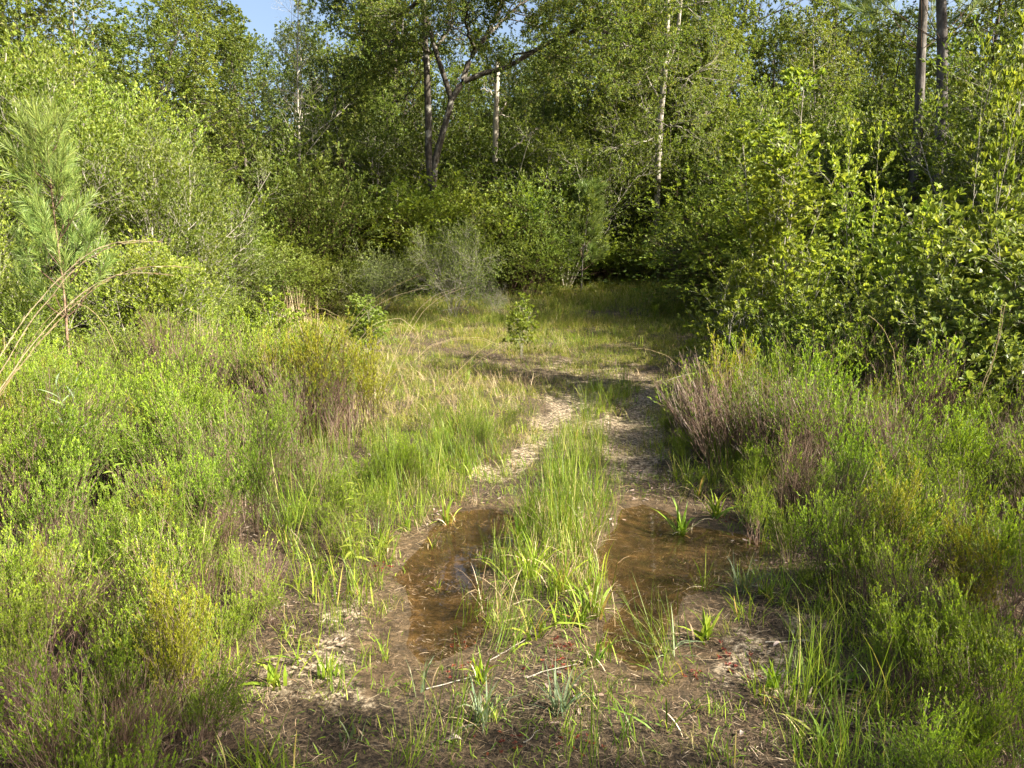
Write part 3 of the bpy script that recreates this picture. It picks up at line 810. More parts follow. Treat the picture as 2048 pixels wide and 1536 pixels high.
custom_tree('oak_tree', 'forked oak with two dark mottled trunks and a long limb reaching right, behind the clearing', 24,
    [([(873, 600), (871, 520), (868, 440), (866, 380), (868, 335), (874, 305), (884, 270), (896, 232), (903, 197)], 0.135, .09),
     ([(864, 372), (857, 320), (857, 250), (855, 180), (853, 120), (849, 50), (843, -60)], .115, .08),
     ([(903, 200), (889, 155), (874, 112), (860, 62), (848, 12), (826, -70)], .085, .05),
     ([(903, 200), (926, 163), (934, 130), (948, 102), (978, 66), (1003, 10), (1015, -60)], .09, .06),
     ([(928, 163), (968, 146), (1015, 135), (1058, 108), (1102, 82), (1150, 62)], .085, .05)],
    [([(1102, 82, 0), (1150, 62, -.5), (1190, 36, -1), (1245, 10, -1.5)], .06, .02), ([(1150, 62), (1200, 55, 1), (1260, 95, 1.5), (1330, 100, 2)], .045, .012),
     ([(1160, 40), (1220, 35, .4), (1290, 60, .5)], .04, .012),
     ([(862, 105), (832, 82, -.5), (795, 76, -1), (740, 92, -1.6)], .06, .015), ([(845, 0), (790, 35, .5), (755, -5, 1), (735, -40, 1)], .07, .02),
     ([(856, 130), (838, 110, 1), (800, 130, 2), (720, 150, 2.5)], .05, .012), ([(978, 66), (1030, 20, 1), (1080, -20, 2)], .06, .02),
     ([(948, 102), (930, 50, -1), (940, 0, -2)], .05, .02), ([(1015, 135), (1035, 105, -1), (1075, 100, -1.4), (1140, 118, -2)], .035, .01),
     ([(870, 100), (900, 60, 1), (910, 0, 1.6)], .05, .02), ([(1015, -40), (1060, -60, -1), (1130, -50, -2)], .06, .02), ([(826, -60), (780, -80, 0), (730, -90, -1)], .06, .02), ([(843, -50), (870, -110, 1), (930, -140, 2)], .06, .02),
     ([(790, -20), (750, -10, 1), (715, 20, 1.8)], .04, .012)],
    'leaf_tree', 'bark_oak', 401, twigs=(13, 1.7, 8, .75, 5, .4, 16), leaf=(.075, .023))
custom_tree('oak_tree', 'slim oak with a thin sunlit mottled trunk right of the forked oak', 27.5,
    [([(1312, 545), (1313, 440), (1315, 340), (1319, 270), (1322, 210), (1330, 150), (1333, 80), (1336, 0), (1338, -70)], .13, .08), ([(1332, 130), (1346, 100), (1356, 60), (1364, -20)], .07, .05)],
    [([(1322, 210), (1300, 170, .5), (1285, 130, 1), (1260, 90, 1.5)], .04, .01), ([(1324, 200), (1350, 165, -.4), (1390, 150, -1), (1430, 120, -1)], .04, .01),
     ([(1334, 60), (1290, 30, 1), (1250, -20, 2)], .05, .015), ([(1336, 20), (1390, 10, -1), (1430, -30, -2)], .05, .015), ([(1319, 270), (1280, 285, -1), (1230, 296, -1.6), (1190, 310, -2)], .03, .01),
     ([(1338, -60), (1330, -120), (1320, -180)], .06, .02), ([(1318, 270), (1340, 250, -1), (1380, 262, -1.5)], .03, .01), ([(1320, 230), (1290, 222, 1), (1250, 190, 1.6)], .03, .01)],
    'leaf_shrub', 'bark_mottled', 402, twigs=(9, 1.7, 7, .8, 5, .4, 11), leaf=(.075, .02))
custom_tree('dead_tree', 'straight pale grey dead trunk with broken side branches, right of the forked oak', 27.5,
    [([(990, 560), (992, 420), (990, 300), (993, 200), (995, 125)], .12, .085)],
    [([(992, 238), (1003, 222), (1014, 202)], .05, .02), ([(992, 196), (980, 185), (964, 175)], .03, .012), ([(1020, 300, -1), (1050, 275, -1), (1082, 252, -1)], .02, .05)],
    None, 'bark_pale', 403, twigs=(2, .5, 2, .3, 1, .2, 0))

# ---------------------------------------------------- undergrowth shrubs of the wood
def shrub(fam, i, label, px, Y, top, wide=1.0, group=None, name='shrub', cat='shrub', H=None):
    o = stand(fam[i], name, label, cat, px, Y, top, H, rz(), wide, group)
    if fam is not SLENDER and fam is not TALLSH: o.scale.z *= .9
    return o
# left wall of sunlit shrubs
shrub(TALLSH, 0, 'tall bright green shrub at the left picture edge behind the young pine', 15, 12.0, 130, 1.0)
shrub(TALLSH, 1, 'tall bright shrub rising right behind the tip of the young pine', 125, 12.8, 150, 1.0)
shrub(TALLSH, 0, 'tall sunlit shrub with upright leaf sprays, just right of the young pine', 235, 12.4, 225, 1.0)
shrub(TALLSH, 1, 'tall sunlit shrub forming the right corner of the bright left thicket', 345, 12.0, 270, .95)
shrub(TALLSH, 2, 'mid green tall shrub behind the corner of the bright left thicket', 420, 15.5, 290, 1.0)
shrub(SUNNY, 0, 'bright leafy shrub below and right of the young pine, in front of the thicket', 300, 10.4, 470, 1.1)
shrub(SUNNY, 1, 'bright yellow-green shrub at the foot of the thicket, left of the dry grass stand', 375, 10.8, 520, 1.0)
shrub(SUNNY, 2, 'leafy shrub at the left picture edge under the young pine branches', 30, 8.8, 590, 1.0)
shrub(SUNNY, 0, 'pale green shrub hugging the left side of the young pine trunk', 90, 9.4, 540, 1.0)
shrub(SUNNY, 2, 'low leafy shrub right of the young pine trunk above the feathery bushes', 230, 9.0, 640, .95)
shrub(SUNNY, 1, 'bright small shrub before the dark hollow of the wood, left of centre', 450, 13.5, 560, 1.0)
for px, Y, top, i in [(-60, 13, 60, 1), (60, 14.5, 70, 0), (190, 14.8, 130, 1), (300, 15, 170, 0), (-40, 10.5, 350, 0), (-10, 15, 100, 2)]:
    shrub(TALLSH, i, 'sunlit tall shrub inside the dense thicket on the left', px, Y, top, 1.0, 'shrubs of the left thicket')
# middle back
shrub(THICK, 1, 'green shrub in the shade left of the forked oak', 600, 21.5, 250, .8)
shrub(THICK, 0, 'green shrub lit at the top, in the dark hollow left of centre', 505, 18.5, 400, 1.1)
shrub(THICK, 2, 'grey-green twiggy shrub at the wood edge, left of the yellow-green saplings', 455, 16.5, 430, 1.15)
shrub(THICK, 1, 'low green shrub spreading at the wood edge under the dark hollow', 560, 17.5, 470, 1.2)
shrub(THICK, 0, 'rounded pale green shrub at the wood edge behind the arching dry grass', 660, 18.5, 490, 1.15)
shrub(THICK, 2, 'bright rounded shrub at the wood edge, immediately left of the grey lichen bush', 760, 19, 480, 1.1)
shrub(SLENDER, 0, 'light green upright shrub standing alone against the dark wood left of the forked oak', 790, 22.5, 355, 1.5)
shrub(TWIGGY, 0, 'pale grey-green tangled bush of bare twigs below the forked oak', 905, 18.2, 410, .68, name='twiggy_bush', cat='bush')
shrub(TWIGGY, 1, 'grey leafless brushy bush low at the right side of the tangled pale bush', 985, 19.4, 545, .7, name='twiggy_bush', cat='bush')
shrub(THICK, 1, 'green shrub with bright top at the foot of the dead trunk', 1015, 24.5, 310, .8)
shrub(THICK, 1, 'green shrub behind the lone sapling of the clearing', 1065, 23.5, 420, 1.0)
stand(PINE_M, 'pine_sapling', 'young pine with soft blurred needles in the shade at the back of the clearing', 'pine sapling', 1162, 25, 375, None, 1.0, 1.1)
shrub(THICK, 1, 'shaded shrub right of the shaded young pine at the back of the clearing', 1240, 28.5, 370, 1.1)
shrub(THICK, 0, 'low green shrub at the back of the clearing near the far end of the track', 1205, 27.5, 455, 1.2)
shrub(THICK, 2, 'dull grey-green brushy shrub near the far end of the track', 1320, 30, 370, 1.0)
shrub(THICK, 0, 'green shrub above the far end of the track', 1400, 31.5, 330, 1.0)
shrub(THICK, 2, 'grey-green shrub in the wood right of the far end of the track', 1480, 28, 350, 1.0)
shrub(SAPL, 1, 'small bright bush at the back edge of the clearing, left of the shaded young pine', 1100, 23, 560, 1.3, name='bush', cat='bush')
for k in range(64):
    px = -60 + 2160 * (k + rngL.rand()) / 64; Y = rngL.uniform(23, 34)
    if 1050 < px < 1480: Y = rngL.uniform(31, 38)
    if px < 420: Y = rngL.uniform(17, 26)
    if px > 1500: Y = rngL.uniform(15, 27)
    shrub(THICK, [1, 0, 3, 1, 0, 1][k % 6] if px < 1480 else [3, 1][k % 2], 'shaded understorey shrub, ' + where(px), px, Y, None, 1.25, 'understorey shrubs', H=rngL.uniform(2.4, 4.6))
for k, (px, Y, top) in enumerate([(480, 24, 200), (560, 26, 240), (660, 27, 230), (740, 26, 260), (830, 28, 220), (930, 28, 250), (1050, 28, 240), (1130, 27, 260), (1260, 29, 230), (1480, 27, 180), (1590, 23, 230), (1680, 20, 200), (1760, 18, 240), (1880, 18, 160), (1960, 17, 170), (2040, 16, 120)]):
    shrub(TALLSH, 2, 'tall dark shrub among the trunks, ' + where(px), px, Y, top, 1.3, 'tall shrubs between the trunks')

for px, Y, top, i, lab in [(1085, 27, 440, 0, 'light green shrub closing the back of the clearing, directly behind the lone sapling'), (1140, 29, 480, 1, 'low shrub at the foot of the shaded young pine'),
        (1215, 30.5, 430, 1, 'green shrub closing the back of the clearing, left of the slim oak foot'), (1290, 26.6, 470, 0, 'low light green shrub before the slim oak trunk'), (1350, 27, 420, 2, 'grey-green brushy shrub right of the slim oak foot'),
        (1395, 30, 450, 1, 'green shrub where the clearing narrows at its far right end'), (1450, 26.5, 430, 0, 'light green shrub beside the far right end of the clearing'), (1500, 22, 440, 1, 'green shrub just behind the bright shrub that leans over the track')]:
    shrub(THICK, i, lab, px, Y, top, 1.0)
# right wall of shrubs beside the track
shrub(SLENDER, 0, 'tall slender multi-stemmed shrub with airy bright sprays right of the track', 1552, 9.4, 95, 1.35)
shrub(SLENDER, 1, 'tall thin shrub with large bright leaf sprays before the pine trunks', 1945, 8.2, 40, .6)
shrub(SLENDER, 1, 'thin upright shrub of few stems between the slender shrub and the pine trunks', 1700, 10.5, 240, .7)
shrub(BROAD, 0, 'bright broad-leaved shrub leaning over the track, nearest the far end', 1500, 9.2, 470, 1.0)
shrub(BROAD, 0, 'bright broad-leaved shrub at the feet of the tall slender shrub', 1590, 8.6, 440, .95)
shrub(BROAD, 2, 'low bright shrub overhanging the right side of the track', 1455, 8.6, 590, 1.05)
shrub(BROAD, 1, 'shaded glossy shrub in front of the tall slender shrub', 1600, 8.0, 560, 1.0)
shrub(BROAD, 0, 'broad-leaved shrub with sunlit tip sprays, below the pine trunks', 1815, 8.4, 345, .85)
shrub(BROAD, 1, 'dense glossy shrub right of the pine trunks, in half shade', 1945, 8.0, 400, 1.0)
shrub(BROAD, 3, 'dark glossy shrub with a few red leaves at the right picture edge', 2025, 7.0, 430, 1.0)
shrub(BROAD, 3, 'glossy shrub with red new leaves left of the right edge, above the feathery bushes', 1900, 7.0, 560, 1.0)
shrub(BROAD, 1, 'bright-tipped shrub in the middle of the right thicket', 1730, 7.8, 520, 1.0)
shrub(BROAD, 2, 'small leafy shrub low between the feathery bushes and the right thicket', 1660, 7.3, 640, 1.0)
shrub(BROAD, 3, 'shaded shrub filling the lower right thicket behind the red dry stalk', 1800, 7.2, 600, 1.0)
for px, Y, top, i in [(1660, 11, 470, 3), (1760, 10.5, 450, 3), (1880, 10.5, 420, 3), (1980, 10, 350, 3), (2060, 8.8, 350, 3), (1560, 12, 530, 1), (1640, 13.5, 500, 3), (2080, 7.5, 400, 3), (1500, 14, 530, 1), (1530, 16, 500, 3)]:
    shrub(BROAD, i, 'glossy green shrub within the dense thicket on the right', px, Y, top, 1.35, 'shrubs of the right thicket')
for px, Y, top, i in [(2060, 11.5, 90, 2), (1995, 12.5, 90, 2), (1915, 18.5, 160, 2), (1710, 18, 200, 2)]:
    shrub(TALLSH, i, 'tall mid green shrub behind the right thicket', px, Y, top, 1.0, 'tall shrubs behind the right thicket')

# young pine on the left
stand(PINE_S, 'pine_sapling', 'young pine with long bright needles and a bare lower trunk on the left', 'pine sapling', 147, 8.6, 240, None, .7, .82, tilt=(0, R_(-2)))

# clearing saplings
shrub(SAPL, 0, 'lone slim leafy sapling standing in the middle of the clearing', 1045, 12.4, 575, .95, name='sapling', cat='sapling')
shrub(SAPL, 1, 'bushy green sapling at the left side of the clearing behind arching dry grass', 745, 12.6, 575, 1.15, name='sapling', cat='sapling')
shrub(SAPL, 0, 'yellow-green sapling against the wood edge, left of the arching dry grass', 570, 13.2, 560, 1.2, name='sapling', cat='sapling')
shrub(SAPL, 1, 'bright leafy sapling left of the yellow-green sapling, by the dry grass stand', 480, 11.5, 590, 1.2, name='sapling', cat='sapling')
shrub(SAPL, 0, 'tiny sapling with a leafy tuft under the shrubs right of the track', 1402, 8.2, 690, .9, name='sapling', cat='sapling')
shrub(SAPL, 1, 'small low bush in the shaded right back of the clearing', 1320, 18.5, 590, 1.5, name='bush', cat='bush')

# far-off wood
rngF = np.random.RandomState(3)
n = 240
y = rngF.uniform(46, 120, n); x = rngF.uniform(-1, 1, n) * y * .85
z = ground_z(x, y) - .2
s = rngF.uniform(.8, 1.25, n)
far_meshes = [t[0]['crown'] for t in TREES]
scatter('forest', np.stack([x, y, z], 1), np.c_[np.zeros((n, 2)), rngF.rand(n) * 6.28], np.stack([s * 1.3, s * 1.3, s], 1), rngF.randint(0, 5, n), far_meshes, 'far part of the wood, seen only as green between the trunks')

# ================================================================== FEATHERY BUSHES
def fea_thing(fam, i, label, px, py, H, wide=1.0, cat='bush', name='feathery_bush'):
    x, y = gpix(px, py)
    o = link(name, fam[i]); o.location = (x, y, gz(x, y)); o.rotation_euler = (0, 0, rz()); s = H / .62
    o.scale = (s * wide, s * wide, s); tag(o, label, cat); return o
fea_thing(FEAG, 0, 'large golden-green feathery bush with dark stems, left of the clearing', 640, 905, 1.15, 1.0)
fea_thing(FEAG, 1, 'golden feathery bush standing nearest the clearing, right of the largest one', 735, 890, 1.0, .9)
fea_thing(FEAG, 0, 'left one of the three tall golden feathery bushes before the clearing', 555, 890, .95, .9)
fea_thing(FEA, 0, 'vivid green feathery bush standing out in the lower left', 300, 1230, .50, 1.25)
fea_thing(FEA, 1, 'bright feathery bush behind the vivid green one in the lower left', 420, 1120, .50, 1.1)
fea_thing(FEA, 2, 'green feathery bush between the young pine trunk and the dry brush', 240, 905, .62, 1.0)
fea_thing(FEA, 3, 'bright feathery bush amid grey dry brush, left centre', 410, 960, .58, 1.0)
fea_thing(FEA, 4, 'yellow-green feathery bush left of the leafy herb', 520, 1010, .50, 1.1)
fea_thing(FEA, 1, 'shaded feathery bush in the lower left corner', 60, 1480, .38, 1.1)
fea_thing(FEA, 2, 'dark green feathery bush at the left picture edge, above the lower corner', 30, 1300, .45, 1.1)
fea_thing(FEA, 3, 'feathery bush with a bright tip beside the left edge, under the dry brush', 110, 1250, .40, 1.0)
fea_thing(FEA, 4, 'half-shaded feathery bush on the lower left near the bare ground', 420, 1380, .36, 1.1)
fea_thing(FEA, 0, 'tall green feathery bush in front of the right thicket, left of the red dry stalk', 1770, 985, .62, 1.0)
fea_thing(FEA, 1, 'tall green feathery bush in front of the dark thicket at the right edge', 1960, 960, .65, 1.15)
fea_thing(FEA, 2, 'feathery bush at the thicket foot beside the track on the right', 1590, 860, .55, 1.1)
fea_thing(FEA, 3, 'loose feathery bush with bright upright shoots right of the red dry stalk', 1890, 1090, .50, 1.1)
fea_thing(FEA, 4, 'bright feathery bush at the base of the red dry stalk', 1760, 1090, .45, 1.0)
fea_thing(FEA, 0, 'feathery bush beside the right puddle, with many slender shoots', 1640, 1170, .46, 1.1)
fea_thing(FEA, 1, 'feathery bush in the middle of the right growth, half sunlit', 1720, 1230, .42, 1.1)
fea_thing(FEA, 2, 'dense dark green feathery bush near the right picture edge', 1960, 1260, .48, 1.2)
fea_thing(FEA, 3, 'shaded feathery bush in the lower right corner', 1980, 1500, .40, 1.2)
fea_thing(FEA, 4, 'shaded feathery bush along the bare ground in the lower right', 1800, 1420, .38, 1.1)
fea_thing(FEAD, 0, 'grey dry leafless brush left of the golden feathery bushes', 350, 880, .50, 1.2, 'dry brush', 'dry_brush')
fea_thing(FEAD, 1, 'grey-brown dry brush in front of the tall golden feathery bushes', 640, 1020, .45, 1.3, 'dry brush', 'dry_brush')
fea_thing(FEAD, 2, 'dry brown brush in the sunny left, above the vivid green bush', 110, 1120, .42, 1.3, 'dry brush', 'dry_brush')
fea_thing(FEAD, 0, 'grey dry brush in the right growth under the bright shrub', 1660, 960, .45, 1.3, 'dry brush', 'dry_brush')
fea_thing(FEAD, 1, 'brown dry brush low at the right picture edge above the dense green bush', 1900, 1180, .38, 1.3, 'dry brush', 'dry_brush')

UL = np.array([gpix(*p) for p in [(400, 1536), (480, 1380), (520, 1250), (560, 1120), (600, 1010), (690, 930), (740, 885), (700, 850), (560, 820), (470, 790)]])
def zoneL(x, y):
    out = np.interp(y, np.sort(UL[:, 1]), UL[np.argsort(UL[:, 1]), 0]) - x
    return sstep(out, -.1, .35) * (1 - sstep(y, 9.2, 10.5)) * (x > -9)
def zoneR(x, y):
    out = x - edgeR(y)
    return sstep(out, .12, .45) * (1 - sstep(y, 7.8, 8.8)) * (x < 8)
SPOTS = [(gpix(702, 1045), .22), (gpix(708, 1165), .22), (gpix(170, 1040), .22), (gpix(180, 1120), .22), (gpix(235, 1080), .16)]
def gap(x, y):
    g = 1.0
    for (c, r) in SPOTS: g = g * sstep(np.hypot(x - c[0], y - c[1]), r * .7, r * 1.2)
    return g
pat = lambda x, y, o: sstep(fbm(x, y, 1.3, 3, o), -.12, .18)
boxN = (-9, 8, 1.7, 11.5)
G = lambda x, y: .72 + .85 * sstep(y, 2.4, 6.5) + .6 * fbm(x, y, 1.1, 2, 8.)
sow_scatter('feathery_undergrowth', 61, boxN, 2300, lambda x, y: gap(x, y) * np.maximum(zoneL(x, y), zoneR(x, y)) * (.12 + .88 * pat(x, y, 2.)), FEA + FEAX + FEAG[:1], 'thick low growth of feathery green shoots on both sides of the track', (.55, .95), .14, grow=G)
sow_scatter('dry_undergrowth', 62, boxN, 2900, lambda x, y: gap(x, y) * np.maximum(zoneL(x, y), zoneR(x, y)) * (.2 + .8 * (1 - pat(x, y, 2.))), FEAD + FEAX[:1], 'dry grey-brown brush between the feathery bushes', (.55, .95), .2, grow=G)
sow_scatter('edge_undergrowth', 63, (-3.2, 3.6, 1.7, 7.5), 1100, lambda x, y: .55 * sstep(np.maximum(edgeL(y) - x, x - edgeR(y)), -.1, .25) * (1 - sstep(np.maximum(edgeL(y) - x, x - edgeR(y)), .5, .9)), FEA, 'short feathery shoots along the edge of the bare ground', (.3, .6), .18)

# ================================================================== GRASS
def tuft(seed, n, H, w, mat, **k):
    return blades_mb(MB(), np.random.RandomState(seed), n, H, w, **k).mesh('grass_tuft', [M[mat]])
SHORT = [tuft(500 + i, 26, .15, .0035, 'grass', spread=.5, bend=.5, rad=.06, rlo=-.1) for i in range(5)]
THIN = [tuft(510 + i, 30, .38, .0032, 'grass_green', spread=.22, bend=.35, rad=.05) for i in range(5)]
STRAWT = [tuft(520 + i, 22, .28, .003, 'straw', spread=.6, bend=.6, rad=.06) for i in range(3)]
YELLOW = [tuft(530 + i, 16, .20, .006, 'sedge', spread=.4, bend=.5, rad=.04) for i in range(4)]
inner = lambda x, y: np.minimum(x - edgeL(y), edgeR(y) - x)
trk = lambda x, y: np.maximum(trackd(TRL, x, y, .13), trackd(TRR, x, y, .16)) * (.75 + .5 * fbm(x, y, .7, 2, 30.))
def clear(x, y):
    a = sstep(y, 6.2, 8) * (1 - sstep(y, np.where(x > 1, 29, 20), np.where(x > 1, 34, 25)))
    lim = (x > np.where(y < 9, -2.6, -2.6 - (y - 9) * .42)) & (x < 1.3 + (y - 6) * .30)
    return a * lim * (1 - .9 * trk(x, y) * (1 - sstep(y, 9.5, 12))) * (.25 + .75 * sstep(fbm(x, y, .9, 3, 4.), -.25, .15))
sow_scatter('short_grass', 71, (-10, 11, 6, 34), 30000, lambda x, y: clear(x, y) * (1 - .35 * sstep(y, 14, 26)), SHORT, 'short sparse grass of the clearing', (.7, 1.3), .15, grow=lambda x, y: 1 + sstep(y, 12, 24) * .9)
sow_scatter('yellow_grass', 72, (-9, 8, 6, 26), 3200, lambda x, y: clear(x, y) * pat(x, y, 6.), YELLOW, 'yellow-green grass tufts scattered over the clearing', (.5, 1.2), .15)
sow_scatter('bank_grass', 77, (-4, 4.2, 1.9, 8), 2600, lambda x, y: (.12 + .6 * sstep(-inner(x, y), -.35, 0) * (1 - sstep(-inner(x, y), .6, 1.0))) * (pud_sd(x, y) < -.02) * (.4 + .6 * pat(x, y, 15.)), YELLOW + SHORT[:2], 'yellow-green tufts along the edge of the wet bare ground', (.4, 1.1), .15)
def band(x, y):
    o = edgeL(y) - x
    l = sstep(o, -.22, .15) * (1 - sstep(o, 1.1, 1.8)) * (.5 + .5 * sstep(y, 3.0, 4.2)) * (1 - sstep(y, 6.4, 8))
    r = x - edgeR(y)
    q = sstep(r, -.12, .15) * (1 - sstep(r, .5, 1.1)) * sstep(y, 3.3, 4.2) * (1 - sstep(y, 7.5, 9.5)) * .8
    tl = np.interp(y, np.sort(TRL[:, 1]), TRL[np.argsort(TRL[:, 1]), 0]); tr_ = np.interp(y, np.sort(TRR[:, 1]), TRR[np.argsort(TRR[:, 1]), 0])
    m = sstep(x - tl, .27, .40) * sstep(tr_ - x, .22, .34) * sstep(y, 4.0, 5.0) * (1 - sstep(y, 7, 10)) * (pud_sd(x, y) < .02)
    return np.clip(l * .9 + q + m * 1.0, 0, 1)
sow_scatter('tall_grass', 73, (-5, 5, 3.2, 11), 4200, lambda x, y: band(x, y) * .46, THIN, 'thin upright green grass lining the wheel tracks', (.5, 1.3), .10, sz=(.8, 1.25))
sow_scatter('sparse_grass', 74, (-4.5, 4.5, 1.7, 7), 2600, lambda x, y: sstep(inner(x, y), -.6, 0) * (pud_sd(x, y) < -.03) * (.12 + .3 * sstep(fbm(x, y, .6, 3, 12.), -.1, .3)), SHORT + YELLOW[:1], 'sparse small grass on the wet sandy ground', (.35, .85), .2)
def strip(x, y):
    tl = np.interp(y, np.sort(TRL[:, 1]), TRL[np.argsort(TRL[:, 1]), 0]); tr_ = np.interp(y, np.sort(TRR[:, 1]), TRR[np.argsort(TRR[:, 1]), 0])
    return sstep(x - tl, .12, .25) * sstep(tr_ - x, .12, .24) * sstep(y, 3.0, 3.6) * (1 - sstep(y, 4.6, 5.4)) * (pud_sd(x, y) < .01)
sow_scatter('strip_grass', 78, (-1, 1.6, 2.9, 5.4), 900, lambda x, y: strip(x, y) * .55, YELLOW + THIN[:2] + STRAWT[:1], 'mixed bright grass on the raised strip between the puddles', (.5, 1.05), .15)
sow_scatter('blade_grass', 79, (-3.5, 3.5, 1.9, 3.9), 700, lambda x, y: .3 * (inner(x, y) < .12) * pat(x, y, 21.) + .04, THIN, 'long green grass blades among the nearest growth', (.6, 1.0), .2)
sow_scatter('dry_grass', 75, (-9, 8, 1.7, 22), 5200, lambda x, y: .35 * (inner(x, y) < .3) * (y < 11) + .35 * clear(x, y) * (x < 1), STRAWT, 'dry straw-coloured grass mixed into the green', (.5, 1.1), .3, grow=lambda x, y: .45 + .55 * sstep(y, 3, 8))
sow_scatter('woodland_grass', 76, (-16, 15, 9, 34), 7000, lambda x, y: 1 * (clear(x, y) < .05) * (y > 9.5), THIN + SHORT, 'grass thinning out into the shade of the wood', (.7, 1.5), .2)

# litter
def litter_mesh(seed, n, size, lmin, lmax, w, mats, flat=.12):
    rng = np.random.RandomState(seed); mb = MB()
    p = np.c_[rng.uniform(-size, size, (n, 2)), rng.uniform(.001, .012, n)]
    az = rng.rand(n) * 6.28
    d = np.stack([np.cos(az), np.sin(az), rng.normal(0, flat, n)], 1)
    L = rng.uniform(lmin, lmax, n)
    P = run(rng, p, d, L, 4, -.02, .12); P[..., 2] = np.abs(P[..., 2]) + .001
    W = np.array([.6, 1, .9, .3])[None] * w * rng.uniform(.5, 1.3, (n, 1))
    S = np.stack([-np.sin(az), np.cos(az), rng.normal(0, .3, n)], 1)
    ribbons(mb, P, W, nrm(S), rng.rand(n))
    return mb.mesh('litter_patch', mats)
LIT = [litter_mesh(600 + i, 130, .22, .01, .055, .0010, [M['litter']]) for i in range(5)] + [litter_mesh(610, 40, .22, .02, .09, .0008, [M['straw']])]
LEAFL = [litter_mesh(620 + i, 26, .25, .02, .045, .006, [M['dead_leaf']]) for i in range(2)]
sow_scatter('ground_litter', 81, (-6, 6, 1.7, 14), 6500, lambda x, y: np.where(pud_sd(x, y) > -.02, .35, 1) * (1 - .55 * trk(x, y)) * np.where(y < 8, 1, .6), LIT, 'fine dead grass and needle litter on the ground', (.7, 1.2), .04, zoff=.002)
sow_scatter('dead_leaves', 82, (-7, 7, 1.7, 22), 1100, lambda x, y: np.where(pud_sd(x, y) > -.02, .3, .6), LEAFL, 'scattered small dead leaves', (.6, 1.2), .05, zoff=.003)
sprout = [tuft(540 + i, 12, .045, .004, 'sedge', spread=.8, bend=.4, rad=.05) for i in range(3)]
sow_scatter('seedlings', 83, (-3, 3.4, 1.7, 6.5), 4200, lambda x, y: sstep(inner(x, y), -.4, .1) * (pud_sd(x, y) < -.02) * (.3 + .7 * pat(x, y, 9.)), sprout, 'tiny green seedlings on the wet ground', (.5, 1.4), .1)

